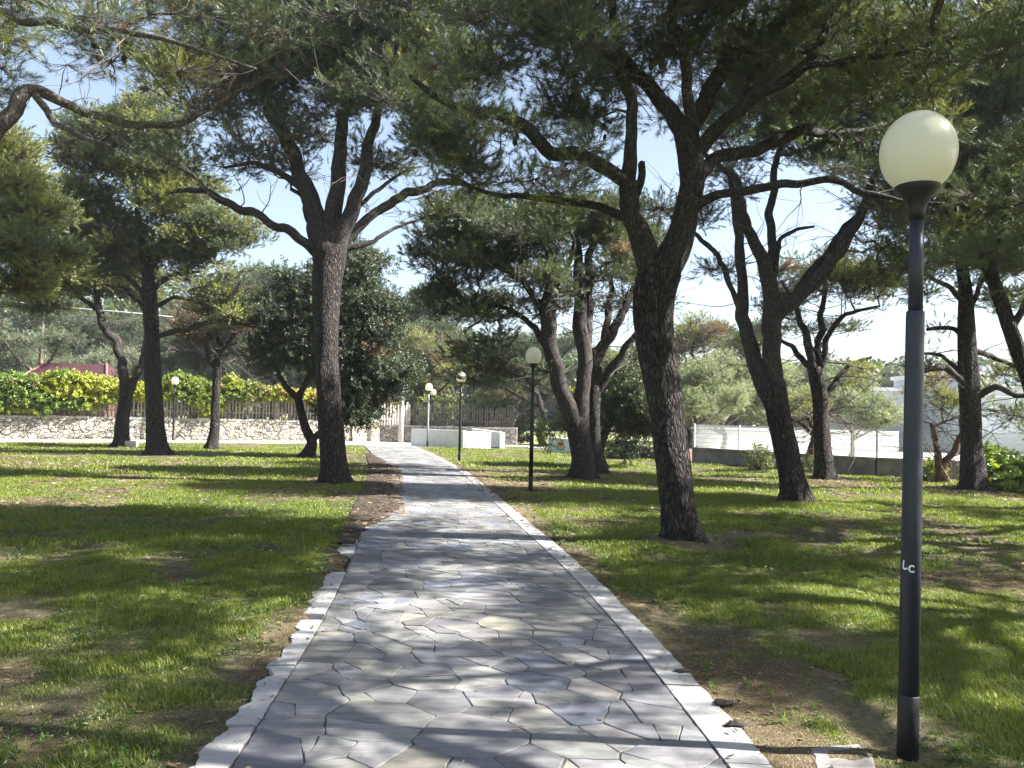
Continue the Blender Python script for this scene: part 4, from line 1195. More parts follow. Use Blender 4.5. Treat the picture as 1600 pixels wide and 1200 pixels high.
# dirt and needles drifted over the left edge of the path
rng = np.random.default_rng(31)
b = MB()
s = np.arange(9.6, 31, 0.12); m = len(s)
wid = (0.12 + 0.58 * sstep(10.2, 13.5, s) * (1 - sstep(24, 31, s)) * (0.55 + 0.75 * fbm(s * 0.9, s * 0 + 2, 3)))
nu = 14
us = np.linspace(0, 1, nu)
ED = -HW - 0.25 + us[None] * (wid[:, None] + 0.2) + (vnoise(s * 6, s * 0 + 1)[:, None] - 0.5) * 0.16 * us[None]
X = cx(s)[:, None] + ED; Yv = np.repeat(s[:, None], nu, 1)
Z = 0.045 - 0.022 * us[None] ** 3 + (vnoise(X * 9, Yv * 9) - 0.5) * 0.014
C = (np.array([0.062, 0.048, 0.037])[None, None] * (0.7 + 0.7 * vnoise(X * 7 + 3, Yv * 7))[..., None])
i, j = np.meshgrid(np.arange(m - 1), np.arange(nu - 1), indexing='ij')
q = np.stack([i * nu + j, i * nu + j + 1, (i + 1) * nu + j + 1, (i + 1) * nu + j], -1).reshape(-1, 4)
b.add(np.stack([X, Yv, Z], -1).reshape(-1, 3), quads=q, col=C.reshape(-1, 3))
tag(b.obj('dirt_drift', MAT['soil'], None), kind='structure')


def ground_z(x, y):
    fx_ = (x - gx[0]) / 0.12; fy_ = (y - gy[0]) / 0.14
    i = np.clip(fy_.astype(int), 0, ny - 2); j = np.clip(fx_.astype(int), 0, nx - 2)
    a = fx_ - j; c = fy_ - i
    return GZ[i, j] * (1 - a) * (1 - c) + GZ[i, j + 1] * a * (1 - c) + GZ[i + 1, j] * (1 - a) * c + GZ[i + 1, j + 1] * a * c


# grass blades
def in_view(x, y, mrg=1.2):
    return (np.abs(x) < 0.66 * y + mrg) & (y > 2.6)


def grass_batch(n, ya, yb, hh, ww, seed):
    rng = np.random.default_rng(seed)
    y = np.sqrt(rng.uniform(ya * ya, yb * yb, n)); x = rng.uniform(-1, 1, n) * (0.66 * y + 1.2)
    # a third of the blades gather in tufts
    k = n // 2
    tx = rng.integers(0, n, k)
    x[:k] = x[tx] + rng.normal(0, 0.035 * max(1, ww / 0.006), k); y[:k] = y[tx] + rng.normal(0, 0.035 * max(1, ww / 0.006), k)
    g = grassiness(x, y)
    d = x - cx(y)
    keep = (rng.random(n) < 0.16 + 0.84 * sstep(0.44, 0.60, g)) & (np.abs(d) > HW + 0.13 + 0.12 * rng.random(n)) & in_view(x, y) & ~((np.abs(x - 1.55) < 0.20) & (np.abs(y - 3.7) < 0.22))
    # off the cross path, forecourt and the fence side
    w = (x - WA[0]) * wn[0] + (y - WA[1]) * wn[1]
    keep &= ~((w < 3.3) & (x < -7)) & ~((x > 9.4) & (y > 26.5)) & ~((y > 38) & (np.abs(x + 3) < 6)) & (y < 44)
    x = x[keep]; y = y[keep]; g = g[keep]; n = len(x)
    z = ground_z(x, y) - 0.004
    lush = sstep(0.48, 0.68, g)
    h = hh * (0.4 + 0.75 * lush) * rng.uniform(0.5, 1.35, n)
    a = rng.random(n) * 6.283
    lean = rng.uniform(0.15, 1.5, n) * h
    dx = np.cos(a); dy = np.sin(a)
    b0 = np.stack([x, y, z], 1); sd = np.stack([-dy, dx, 0 * dx], 1) * (ww * rng.uniform(0.6, 1.3, n) / 2)[:, None]
    mid = b0 + np.stack([dx * lean * 0.35, dy * lean * 0.35, h * 0.6], 1)
    tip = b0 + np.stack([dx * lean, dy * lean, h], 1)
    V = np.stack([b0 - sd, b0 + sd, mid - sd * 0.75, mid + sd * 0.75, tip], 1)
    dryf = (rng.random(n) < 0.10 + 0.25 * (1 - lush))
    c = np.array([0.132, 0.182, 0.012]) * rng.uniform(0.7, 1.35, (n, 1)) + np.array([0.05, 0.03, 0.0]) * rng.random((n, 1))
    c[dryf] = np.array([0.26, 0.235, 0.075]) * rng.uniform(0.6, 1.15, (dryf.sum(), 1))
    return V.reshape(-1, 3), np.repeat(c, 5, 0), n


GV = []; GC = []
for a in [(600000, 2.6, 9.0, 0.038, 0.0046, 1), (400000, 9.0, 18.0, 0.048, 0.009, 2), (280000, 18.0, 44.0, 0.06, 0.024, 3)]:
    v, c, n = grass_batch(*a); GV.append(v); GC.append(c)
GV = np.concatenate(GV); GC = np.concatenate(GC)
NB = len(GV)
k = np.arange(len(GV) // 5)[:, None] * 5
Q = k + np.array([0, 1, 3, 2]); T = k + np.array([2, 3, 4])
rng = np.random.default_rng(93)
n = 26000
y = np.sqrt(rng.uniform(2.6 ** 2, 15 ** 2, n)); x = rng.uniform(-1, 1, n) * (0.66 * y + 1)
wv_ = fbm(x * 1.3 + 80, y * 1.1 + 12, 3)
kp = (np.abs(x - cx(y)) > HW + 0.25) & (rng.random(n) < sstep(0.46, 0.70, wv_)) & (np.hypot(x - 1.62, y - 3.75) > 0.45)
x = x[kp]; y = y[kp]; n = len(x)
wc = np.array([(0.085, 0.15, 0.02), (0.13, 0.19, 0.03), (0.10, 0.14, 0.04)])[rng.integers(0, 3, n)] * rng.uniform(0.7, 1.3, (n, 1))
wV, wT, wC = tufts(np.c_[x, y, ground_z(x, y)], rng.normal(0, 0.25, (n, 3)) + np.array([0, 0, 1.0]), wc, [broad_template(rng, 7, 0.035, 0.036, 0.017) for _ in range(4)], rng, (0.45, 1.15))
GV = np.concatenate([GV, wV]); GC = np.concatenate([GC, wC]); T = np.concatenate([T, wT + NB])
o = link('grass', mesh_from('grass', GV, [T, Q], [MAT['grassblade']], False, GC))
tag(o, 'short green and straw coloured grass growing in patches on both lawns', 'grass', kind='stuff')

# leaf litter: dry needles and small leaves on the soil
rng = np.random.default_rng(41)
n = 110000
y = np.sqrt(rng.uniform(2.6 ** 2, 24 ** 2, n)); x = rng.uniform(-1, 1, n) * (0.66 * y + 1)
d = x - cx(y); g = grassiness(x, y)
onp = np.abs(d) < HW + 0.2
drift = (d < -HW + 0.6 * sstep(9.6, 13, y) * (1 - sstep(24, 30, y))) & onp & (y > 9.6)
keep = (~onp & (rng.random(n) < 0.25 + 0.75 * (1 - sstep(0.42, 0.58, g)))) | (onp & (rng.random(n) < 0.07 + 0.4 * np.exp(-(HW - np.abs(d)) / 0.12))) | drift
x = x[keep]; y = y[keep]; onp = onp[keep]; n = len(x)
z = np.where(onp, 0.040, ground_z(x, y) + 0.006) + rng.random(n) * 0.012
L = rng.uniform(0.03, 0.09, n) * np.clip(y / 8, 0.8, 2); w = np.where(rng.random(n) < 0.15, 0.02, 0.0035) * np.clip(y / 6, 1, 3)
a = rng.random(n) * 6.283
dr = np.stack([np.cos(a), np.sin(a), rng.normal(0, 0.15, n)], 1); sd = np.stack([-np.sin(a), np.cos(a), rng.normal(0, 0.2, n)], 1)
c0 = np.stack([x, y, z], 1)
V = np.stack([c0 - dr * L[:, None] / 2, c0 + sd * w[:, None] / 2, c0 + dr * L[:, None] / 2, c0 - sd * w[:, None] / 2], 1).reshape(-1, 3)
pal = np.array([(0.16, 0.10, 0.055), (0.24, 0.17, 0.10), (0.10, 0.07, 0.045), (0.36, 0.32, 0.25)])
cc = pal[rng.choice(4, n, p=[0.4, 0.3, 0.22, 0.08])] * rng.uniform(0.7, 1.3, (n, 1))
o = link('leaf_litter', mesh_from('leaf_litter', V, [np.arange(n * 4).reshape(-1, 4)], [MAT['litter']], False, np.repeat(cc, 4, 0)))
tag(o, 'dry brown pine needles and fallen leaves scattered on the bare soil and path edge', 'leaf litter', kind='stuff')

# dark clods lying on the right kerb
for (px, py, s, lab) in [(1066, 1058, 0.045, 'small dark clod of earth on the right kerb, farthest of three'), (1131, 1109, 0.06, 'flat dark clod of earth in the middle of the right kerb'),
                         (1146, 1143, 0.055, 'dark clod of earth on the inner edge of the right kerb nearest the camera')]:
    p = G(px, py)
    rg = np.random.default_rng(int(px))
    nu_, nv = 14, 7
    th = np.linspace(0, math.pi, nv); ph = np.linspace(0, 2 * math.pi, nu_, endpoint=False)
    vv = []
    for t_ in th:
        for f_ in ph:
            k_ = 0.75 + 1.0 * (vnoise(math.cos(f_) * 3 + px, math.sin(f_) * 3 + t_ * 2) - 0.5)
            vv.append((math.sin(t_) * math.cos(f_) * s * 1.3 * k_, math.sin(t_) * math.sin(f_) * s * 0.8 * k_, math.cos(t_) * s * 0.22 * k_))
    ii, jj = np.meshgrid(np.arange(nv - 1), np.arange(nu_), indexing='ij')
    qq = np.stack([ii * nu_ + jj, (ii + 1) * nu_ + jj, (ii + 1) * nu_ + (jj + 1) % nu_, ii * nu_ + (jj + 1) % nu_], -1).reshape(-1, 4)
    b = MB(); b.add(np.array(vv), quads=qq)
    o = b.obj('earth_clod', simple_mat('dark_earth', (0.045, 0.036, 0.03), 0.95, 0.4, 60, 0.6) if 'dark_earth' not in MAT else MAT['dark_earth'])
    MAT['dark_earth'] = o.data.materials[0]
    o.location = (p[0], p[1], 0.040); tag(o, lab, 'clod', 'clods of earth on the right kerb')

# pale paving slab by the near lamp
b = MB()
g_ = stone_geo(np.array([G(1268, 1179)[:2], G(1282, 1240)[:2], G(1378, 1240)[:2], G(1362, 1190)[:2], G(1340, 1173)[:2]]), np.random.default_rng(3), 0.05, 0.003, 0.005, 0.06, 0.034)
b.add(g_[0], g_[2], g_[1], col=(0.26, 0.25, 0.235))
tag(b.obj('paving_slab', MAT['paving'], None, False), 'loose pale flagstone in the soil at the foot of the near lamp', 'paving slab')

# ------------------------------------------------------------------ lamps
MAT['navy'] = simple_mat('navy_paint', (0.020, 0.023, 0.034), 0.42, 0.2, 9, 0.08)
MAT['black'] = simple_mat('black_paint', (0.008, 0.008, 0.009), 0.5, 0.3, 12, 0.1)
MAT['greypole'] = simple_mat('grey_paint', (0.30, 0.30, 0.31), 0.5, 0.2, 9, 0.08)


def globe_mat():
    m, nt, N, L, out = mat('opal_globe')
    b_ = nd(N, 'ShaderNodeBsdfPrincipled'); b_.inputs['Base Color'].default_value = (0.82, 0.80, 0.66, 1)
    b_.inputs['Roughness'].default_value = 0.22; b_.inputs['Specular IOR Level'].default_value = 0.5
    tr = nd(N, 'ShaderNodeBsdfTranslucent'); tr.inputs[0].default_value = (0.90, 0.87, 0.70, 1)
    mx = nd(N, 'ShaderNodeMixShader'); mx.inputs[0].default_value = 0.45
    L.new(b_.outputs[0], mx.inputs[1]); L.new(tr.outputs[0], mx.inputs[2]); L.new(mx.outputs[0], out.inputs[0])
    return m


MAT['globe'] = globe_mat()


def lamp_parts(root, pm, dents=True):
    def part(name, prof, m, n=24):
        v, q = lathe(prof, n); b = MB(); b.add(v, quads=q)
        return b.obj(name, m, root)
    part('pole_base', [(0.0, -0.1), (0.0485, -0.1), (0.0475, 0.31), (0.0465, 0.312), (0.0, 0.318)], MAT['black'])
    part('lower_pole', [(0.0, 0.30), (0.046, 0.30), (0.0445, 1.2), (0.042, 2.10), (0.041, 2.125), (0.036, 2.13), (0, 2.13)], pm)
    part('upper_pole', [(0.0, 2.12), (0.0335, 2.12), (0.0325, 2.60), (0, 2.60)], pm)
    part('lamp_cup', [(0.0, 2.57), (0.036, 2.57), (0.037, 2.615), (0.045, 2.645), (0.066, 2.68), (0.092, 2.71), (0.104, 2.728), (0.104, 2.735), (0.0, 2.732)], MAT['black'], 32)
    prof = []
    n = 30
    for i in range(n + 1):
        t = i / n
        z = 2.728 + t * 0.372
        u = (t - 0.47) / (0.47 if t < 0.47 else 0.53)
        r = 0.175 * math.sqrt(max(0, 1 - (u * (0.86 if t < 0.46 else 1.0)) ** 2))
        prof.append((max(r, 0.0005), z))
    prof[0] = (0.0985, 2.728)
    part('globe', prof, MAT['globe'], 40)


LG = 'globe lamps along the park paths'
p = G(1418, 1190)
near = empty('park_lamp', (p[0], p[1], 0), 'near globe lamp on a dark navy pole with white graffiti letters, right of the path', 'park lamp', LG)
lamp_parts(near, MAT['navy'])
near.rotation_euler = (0, R(0.85), 0); near.scale = (1, 1, 1.012)
# graffiti letters "Lc" painted on the pole, bent round it


def stroke_on_pole(root, pts, w, rp, fa, name, m):
    """pts: (sideways m, height m) as seen from the camera direction fa"""
    pts = catmull(np.array([(a, z, 0) for a, z in pts]), 0.004)[:, :2]
    b = MB(); t = np.gradient(pts, axis=0); t /= np.linalg.norm(t, axis=1, keepdims=True)
    nn_ = np.stack([-t[:, 1], t[:, 0]], 1)
    rows = []
    for k_ in (-1, 1):
        pp = pts + nn_ * k_ * w / 2
        an = pp[:, 0] / rp
        rows.append(np.stack([rp * (fa[0] * np.cos(an) + (-fa[1]) * np.sin(an)), rp * (fa[1] * np.cos(an) + fa[0] * np.sin(an)), pp[:, 1]], 1))
    m_ = len(pts); v = np.vstack(rows); i = np.arange(m_ - 1)
    b.add(v, quads=np.stack([i, i + 1, m_ + i + 1, m_ + i], 1))
    return b.obj(name, m, root)


fa = -np.array([p[0], p[1]]); fa /= np.linalg.norm(fa)
MAT['whitepaint'] = simple_mat('white_marker', (0.75, 0.75, 0.76), 0.6, 0.08, 40, 0)
zg = 0.90
stroke_on_pole(near, [(-0.034, zg + 0.042), (-0.036, zg + 0.022), (-0.036, zg + 0.004), (-0.027, zg + 0.002), (-0.016, zg + 0.006)], 0.008, 0.0462, fa, 'graffiti_letter_l', MAT['whitepaint'])
stroke_on_pole(near, [(0.014, zg + 0.016), (0.006, zg + 0.021), (-0.005, zg + 0.016), (-0.008, zg + 0.004), (0.0, zg - 0.007), (0.015, zg - 0.006)], 0.0075, 0.0462, fa, 'graffiti_letter_c', MAT['whitepaint'])
for px, py, lab in [(829, 768, 'globe lamp on a black pole right of the path in front of the multi-stemmed pine'),
                    (717.5, 720, 'globe lamp on a black pole in front of the low white wall')]:
    g_ = G(px, py)
    o = empty('park_lamp', (g_[0], g_[1], 0), lab, 'park lamp', LG)
    lamp_parts(o, MAT['black'])
for px, py, Yd, lab in [(669, 697, 38.6, 'globe lamp on a pale grey pole at the left end of the low white wall'),
                        (676, 0, 47.5, 'globe lamp standing behind the low white wall by the picket fence'),
                        (271.5, 687, 38.0, 'globe lamp in front of the sunlit stone wall beside the thick dark pine')]:
    X = P(px, 650, Yd)[0]
    o = empty('park_lamp', (X, Yd, 0), lab, 'park lamp', LG)
    lamp_parts(o, MAT['greypole'] if px == 669 else MAT['black'])

# ------------------------------------------------------------------ walls
MAT['wallstone'] = col_mat('wall_stone', 0.9, 0.2, (0.7, 1.2), 9, 0.6, 0.02)
MAT['wallcore'] = simple_mat('wall_core', (0.10, 0.085, 0.07), 0.95, 0.3, 8, 0.3)


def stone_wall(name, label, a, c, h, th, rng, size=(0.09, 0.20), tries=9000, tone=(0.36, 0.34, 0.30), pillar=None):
    a = np.array(a, float); c = np.array(c, float)
    L = np.linalg.norm(c - a); d_ = (c - a) / L; nrm = np.array([d_[1], -d_[0]])   # faces right-hand side of a->c
    root = empty(name, (a[0], a[1], 0), label, 'stone wall')
    core = MB(); core.obox(a, c, th - 0.06, -0.1, h - 0.05); core.obj('wall_core', MAT['wallcore'], root, False, (a[0], a[1], 0))
    b_ = MB()
    for poly in crazy(voronoi(L, h * 1.55, size[0], size[1], 0.016, rng, tries=tries), 0.014, rng, 0.09):
        poly = poly / np.array([1, 1.55])
        g = stone_geo(poly, rng, 0.15, 0.006, 0.02, 0.06)
        if g is None: continue
        v, q, t = g
        dep = v[:, 2] + rng.uniform(0.0, 0.05) + th / 2
        pos = a[None] + v[:, :1] * d_[None] + dep[:, None] * nrm[None]
        zz = v[:, 1] + 0.03 * (fbm(v[:, 0] * 0.7, v[:, 0] * 0 + 4, 2) - 0.5) * (v[:, 1] > h * 0.8)
        V = np.c_[pos, zz]
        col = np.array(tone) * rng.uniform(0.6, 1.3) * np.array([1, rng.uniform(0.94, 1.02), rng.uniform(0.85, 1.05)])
        b_.add(V, t, q, col=col)
    # capstones
    s = 0
    cp = MB()
    while s < L:
        w_ = min(rng.uniform(0.3, 0.6), L - s)
        p0 = a + d_ * (s + 0.01); p1 = a + d_ * (s + w_ - 0.01)
        if w_ > 0.08:
            cp.obox(p0 + nrm * rng.uniform(0.0, 0.03), p1 + nrm * rng.uniform(0, 0.03), th + 0.05, h - 0.04, h + 0.05 + rng.uniform(-0.015, 0.03), col=np.array(tone) * rng.uniform(0.8, 1.2))
        s += w_
    cp.obj('coping', MAT['wallstone'], root, False, (a[0], a[1], 0))
    b_.obj('stone_facing', MAT['wallstone'], root, False, (a[0], a[1], 0))
    return root


rng = np.random.default_rng(51)
lw = stone_wall('stone_wall', 'long rough stone wall below the yellow green vine hedge on the left', WA, WB, 1.08, 0.4, rng, (0.10, 0.22), 9000)
stone_wall('stone_wall', 'stone wall with pickets on top across the end of the path', (-7.4, 43.9), (0.35, 43.4), 0.92, 0.45, rng, (0.09, 0.2), 4000)
# rounded end of the wall beside the path, sunlight put into its lighter tone
stone_wall('stone_wall', 'short angled stone wall end in a painted sunlit tone beside the end of the path', (-8.55, 42.45), (-7.35, 43.75), 1.15, 0.5, rng, (0.10, 0.22), 900, (0.48, 0.43, 0.35))

MAT['whitewall'] = simple_mat('white_render', (0.82, 0.81, 0.79), 0.85, 0.06, 3, 0.15, c2=(0.70, 0.69, 0.66))
wr = empty('white_wall', (-4.8, 39.6, 0), 'low white rendered wall bending round beside the end of the path', 'low wall')
b = MB()
poly = [(-4.85, 39.5), (-3.2, 38.7), (-2.2, 38.2)]
for a_, c_ in zip(poly[:-1], poly[1:]): b.obox(a_, c_, 0.22, -0.1, 0.86)
b.obj('wall', MAT['whitewall'], wr, False, (-4.8, 39.6, 0))
b = MB(); b.obox((-2.2, 38.25), (-1.0, 38.75), 0.22, -0.1, 0.80); b.obj('wall', MAT['whitewall'], wr, False, (-4.8, 39.6, 0))
wr2 = empty('white_wall', (-1.7, 40.6, 0), 'second white rendered wall with a slanting top just behind the low bending one', 'low wall')
b = MB(); b.obox((-1.95, 40.9), (-0.45, 40.1), 0.25, -0.1, 0.92, None, 0.78); b.obox((-0.46, 40.05), (-0.40, 39.0), 0.25, -0.1, 0.76)
b.obj('wall', MAT['whitewall'], wr2, False, (-1.7, 40.6, 0))

# low concrete wall carrying the mesh fence on the right, painted white at its far end
LWP = np.array([(7.0, 30.5), (9.4, 26.9), (11.3, 24.7), (13.6, 23.8), (22.0, 22.4)])
MAT['concrete'] = simple_mat('old_concrete', (0.27, 0.25, 0.23), 0.9, 0.25, 2.5, 0.4, c2=(0.15, 0.135, 0.12))
cw = empty('concrete_wall', (7.0, 30.5, 0), 'low stained concrete wall carrying the white mesh fence on the right', 'low wall')
b = MB(); bc = MB()
for a_, c_ in zip(LWP[:-1], LWP[1:]):
    b.obox(a_, c_, 0.24, -0.1, 0.50); bc.obox(a_, c_, 0.32, 0.502, 0.58)
b.obj('wall', MAT['concrete'], cw, False, (7, 30.5, 0)); bc.obj('coping', MAT['concrete'], cw, False, (7, 30.5, 0))
pw_ = empty('painted_wall', (1.75, 36.0, 0), 'low white wall painted with a red and yellow round patch behind the multi-stemmed pine', 'low wall')
b = MB(); b.obox((1.75, 36.0), (4.5, 33.4), 0.24, -0.1, 0.66); b.obj('wall', MAT['whitewall'], pw_, False, (1.75, 36, 0))
b = MB(); b.obox((4.5, 33.4), (6.9, 30.7), 0.22, -0.1, 0.5); b.obj('brick_stretch', simple_mat('reddish_wall', (0.20, 0.11, 0.085), 0.9, 0.3, 5, 0.4), pw_, False, (1.75, 36, 0))
# mural: arcs painted on the wall face
dm = np.array([2.75, -2.6]); dm /= np.linalg.norm(dm); nm = np.array([dm[1], -dm[0]])
if nm[1] > 0: nm = -nm
for kk, (r0, r1, a0, a1, cl_, nm_) in enumerate([(0.0, 0.19, 0, math.pi, (0.40, 0.07, 0.05), 'red_mural_patch'), (0.0, 0.17, math.pi, 2 * math.pi, (0.75, 0.50, 0.06), 'yellow_mural_patch'),
                                               (0.19, 0.26, math.pi * 1.05, 1.95 * math.pi, (0.10, 0.28, 0.32), 'teal_mural_band')]):
    th = np.linspace(a0, a1, 20)
    c0 = np.array([1.75, 36.0]) + dm * 0.75 + nm * (0.1225 + 0.003 * kk)
    rows = []
    for r_ in (r0, r1):
        rows.append(np.stack([c0[0] + dm[0] * np.cos(th) * r_, c0[1] + dm[1] * np.cos(th) * r_, 0.34 + np.sin(th) * r_ * 0.8], 1))
    i = np.arange(19)
    b = MB(); b.add(np.vstack(rows), quads=np.stack([i, i + 1, 20 + i + 1, 20 + i], 1))
    b.obj(nm_, simple_mat(nm_, cl_, 0.8, 0.2, 8, 0), pw_, False, (1.75, 36, 0))

# ------------------------------------------------------------------ fences
MAT['whitemetal'] = simple_mat('white_metal', (0.72, 0.73, 0.74), 0.45, 0.06, 8, 0)
mf = empty('mesh_fence', (7.0, 30.5, 0.58), 'white wire mesh fence standing on the low concrete wall', 'fence')
wires = MB()
for a_, c_ in zip(LWP[:-1], LWP[1:]):
    L = np.linalg.norm(c_ - a_); d_ = (c_ - a_) / L
    n_ = max(1, int(round(L / 2.0)))
    for k_ in range(n_):
        q0 = a_ + d_ * L * k_ / n_
        b = MB(); b.obox(q0 - d_ * 0.025, q0 + d_ * 0.025, 0.05, 0.58, 1.46); b.obj('post', MAT['whitemetal'], mf, False, (7, 30.5, 0.58))
    for zz in (0.62, 0.78, 0.94, 1.10, 1.26, 1.42):
        wires.obox(a_, c_, 0.012, zz - 0.007, zz + 0.007)
    for s in np.arange(0.03, L, 0.05):
        q0 = a_ + d_ * s
        wires.obox(q0 - d_ * 0.006, q0 + d_ * 0.006, 0.006, 0.60, 1.44)
wires.obj('mesh_panel', MAT['whitemetal'], mf, False, (7, 30.5, 0.58))

MAT['greywood'] = simple_mat('weathered_wood', (0.36, 0.31, 0.25), 0.85, 0.25, 10, 0.2)
MAT['darkwood'] = simple_mat('dark_wood', (0.10, 0.085, 0.075), 0.85, 0.25, 10, 0.2)


def picket_fence(name, label, a, c, z0, h, pitch, pwid, m, rng, lean=0.0):
    a = np.array(a, float); c = np.array(c, float); L = np.linalg.norm(c - a); d_ = (c - a) / L
    root = empty(name, (a[0], a[1], z0), label, 'fence')
    pk = MB()
    for s in np.arange(0.05, L, pitch):
        p0 = a + d_ * (s + rng.normal(0, 0.01)); hh = h * rng.uniform(0.92, 1.04); ln = rng.normal(0, lean)
        w2 = pwid / 2
        n_ = np.array([-d_[1], d_[0]]) * 0.012
        prof = [(-w2, 0), (w2, 0), (w2 + ln, hh - 0.08), (ln, hh), (-w2 + ln, hh - 0.08)]
        v = [(*(p0 + d_ * u + n_ * sg), z0 + z_) for sg in (-1, 1) for u, z_ in prof]
        t = [(0, 1, 2), (0, 2, 4), (4, 2, 3), (5, 7, 6), (5, 9, 7), (9, 8, 7)]
        q = [(i, 5 + i, 5 + (i + 1) % 5, (i + 1) % 5) for i in range(5)]
        pk.add(v, t, q)
    pk.obj('picket_panel', m, root, False, (a[0], a[1], z0))
    n2 = np.array([-d_[1], d_[0]]) * 0.035
    for zz in (0.22, 0.72):
        b = MB(); b.obox(a + n2, c + n2, 0.04, z0 + h * zz, z0 + h * zz + 0.07); b.obj('rail', m, root, False, (a[0], a[1], z0))
    for s in np.linspace(0.1, L - 0.1, max(2, int(L / 2.6))):
        q0 = a + d_ * s + n2 * 3
        b = MB(); b.obox(q0 - d_ * 0.05, q0 + d_ * 0.05, 0.1, z0 - 0.05, z0 + h + 0.1); b.obj('post', m, root, False, (a[0], a[1], z0))
    return root


rng = np.random.default_rng(61)
picket_fence('picket_fence', 'weathered picket fence under the yellow green vine on the long stone wall', WA, WB, 1.11, 1.45, 0.16, 0.07, MAT['greywood'], rng)
picket_fence('picket_fence', 'pale picket fence on the stone wall left of the grey utility pole', (-8.5, 43.0), (-5.6, 43.95), 0.98, 1.15, 0.15, 0.085, simple_mat('pale_wood', (0.52, 0.48, 0.42), 0.8, 0.2, 9, 0.2), rng, 0.02)
picket_fence('picket_fence', 'dark picket fence on the stone wall behind the low white walls', (-5.4, 43.8), (0.15, 43.4), 0.98, 1.10, 0.14, 0.07, MAT['darkwood'], rng, 0.02)

# vine hedge
def shoots_thing(name, label, cat, pos, dirs, cols, tm, m, stem_n, rng, group=None, foliage='foliage'):
    c0 = np.array([pos[:, 0].mean(), pos[:, 1].mean(), 0.0])
    root = empty(name, c0, label, cat, group)
    V, T, C = tufts(pos, dirs, cols, tm, rng)
    link(foliage, mesh_from(foliage, V - c0, [T], [m], False, C), root)
    return root, c0


rng = np.random.default_rng(71)
L = np.linalg.norm(WB - WA)
n = 20000
s = rng.random(n) * L
top = 2.75 + 1.0 * (fbm(s * 0.45, s * 0 + 5, 3) - 0.4) + 0.4 * (fbm(s * 1.6, s * 0 + 15, 2) - 0.5) - 0.5 * sstep(L * 0.7, L, s)
bot = 1.12 + (0.35 + 0.75 * sstep(L * 0.45, L * 0.7, s)) * sstep(0.35, 0.62, fbm(s * 0.30 + 7, s * 0 + 25, 3))
z = bot + (top - bot) * rng.random(n) ** 0.75
dd = rng.normal(0, 0.22, n) + 0.14
pos = np.c_[WA[0] + wd[0] * s + wn[0] * dd, WA[1] + wd[1] * s + wn[1] * dd, z]
dirs = np.c_[wn[0] * 0.5 + rng.normal(0, 0.6, n), wn[1] * 0.5 + rng.normal(0, 0.6, n), rng.normal(0.1, 0.6, n)]
vy = np.array([0.34, 0.37, 0.045]); vg = np.array([0.13, 0.20, 0.03]); vb = np.array([0.24, 0.13, 0.06])
tt = sstep(0.35, 0.65, fbm(s * 0.4 + 33, z * 0.8, 3))[:, None]
cols = vy * tt + vg * (1 - tt)
rr = (rng.random(n) < 0.25 * sstep(L * 0.72, L * 0.9, s) + 0.03)
cols[rr] = vb
cols *= rng.uniform(0.7, 1.3, (n, 1))
vh, c0 = shoots_thing('vine_hedge', 'yellow green climbing vine spilling over the picket fence on the long stone wall', 'vine', pos, dirs, cols,
                      [broad_template(rng, 12, 0.30, 0.115, 0.075) for _ in range(6)], MAT['leaf'], 0, rng)
st = MB()
for k_ in range(46):
    s_ = rng.random() * L; q0 = WA + wd * s_ + wn * 0.05
    zt = 1.1; pts = [(*q0, zt)]
    for _ in range(4):
        q0 = q0 + wd * rng.normal(0, 0.15) + wn * rng.normal(0.01, 0.04); zt += rng.uniform(0.25, 0.42); pts.append((*q0, zt))
    sp = catmull(np.array(pts), 0.15); v, q, t = tube(sp, np.linspace(0.02, 0.008, len(sp)), 5)
    st.add(v, t, q)
st.obj('stems', MAT['twig'], vh, True, c0)

# shrubs
def shrub(label, px, py, r, h, seed, pal, leaf=(0.09, 0.045), n=160, cat='shrub', Yd=None, spread=1.0):
    rng = np.random.default_rng(seed)
    g_ = G(px, py) if Yd is None else P(px, 650, Yd)
    c = np.array([g_[0], g_[1], 0.0])
    d = rng.normal(size=(n, 3)); d[:, 2] = np.abs(d[:, 2]); d /= np.linalg.norm(d, axis=1, keepdims=True)
    rr = rng.random((n, 1)) ** 0.4
    lob = (0.75 + 0.5 * vnoise(d[:, 0] * 2 + seed, d[:, 1] * 2 + d[:, 2] * 2))[:, None]
    off = d * rr * lob * np.array([r, r, h]) + np.array([0, 0, 0.04])
    pos = c + off
    pal = np.array(pal); cols = pal[rng.integers(0, len(pal), n)] * rng.uniform(0.75, 1.3, (n, 1))
    root = empty('shrub', c, label, cat, None)
    V, T, C = tufts(pos, d + np.array([0, 0, 0.5]) + rng.normal(0, 0.3, (n, 3)), cols, [broad_template(rng, 12, 0.22, leaf[0], leaf[1]) for _ in range(5)], rng)
    link('foliage', mesh_from('foliage', V - c, [T], [MAT['leaf']], False, C), root)
    st = MB()
    tv, tq = prisms(np.repeat(c[None], n, 0) + off * 0.03, pos, np.full(n, 0.008), np.full(n, 0.004), rng)
    st.add(tv, quads=tq); st.obj('stems', MAT['twig'], root, True, c)
    return root


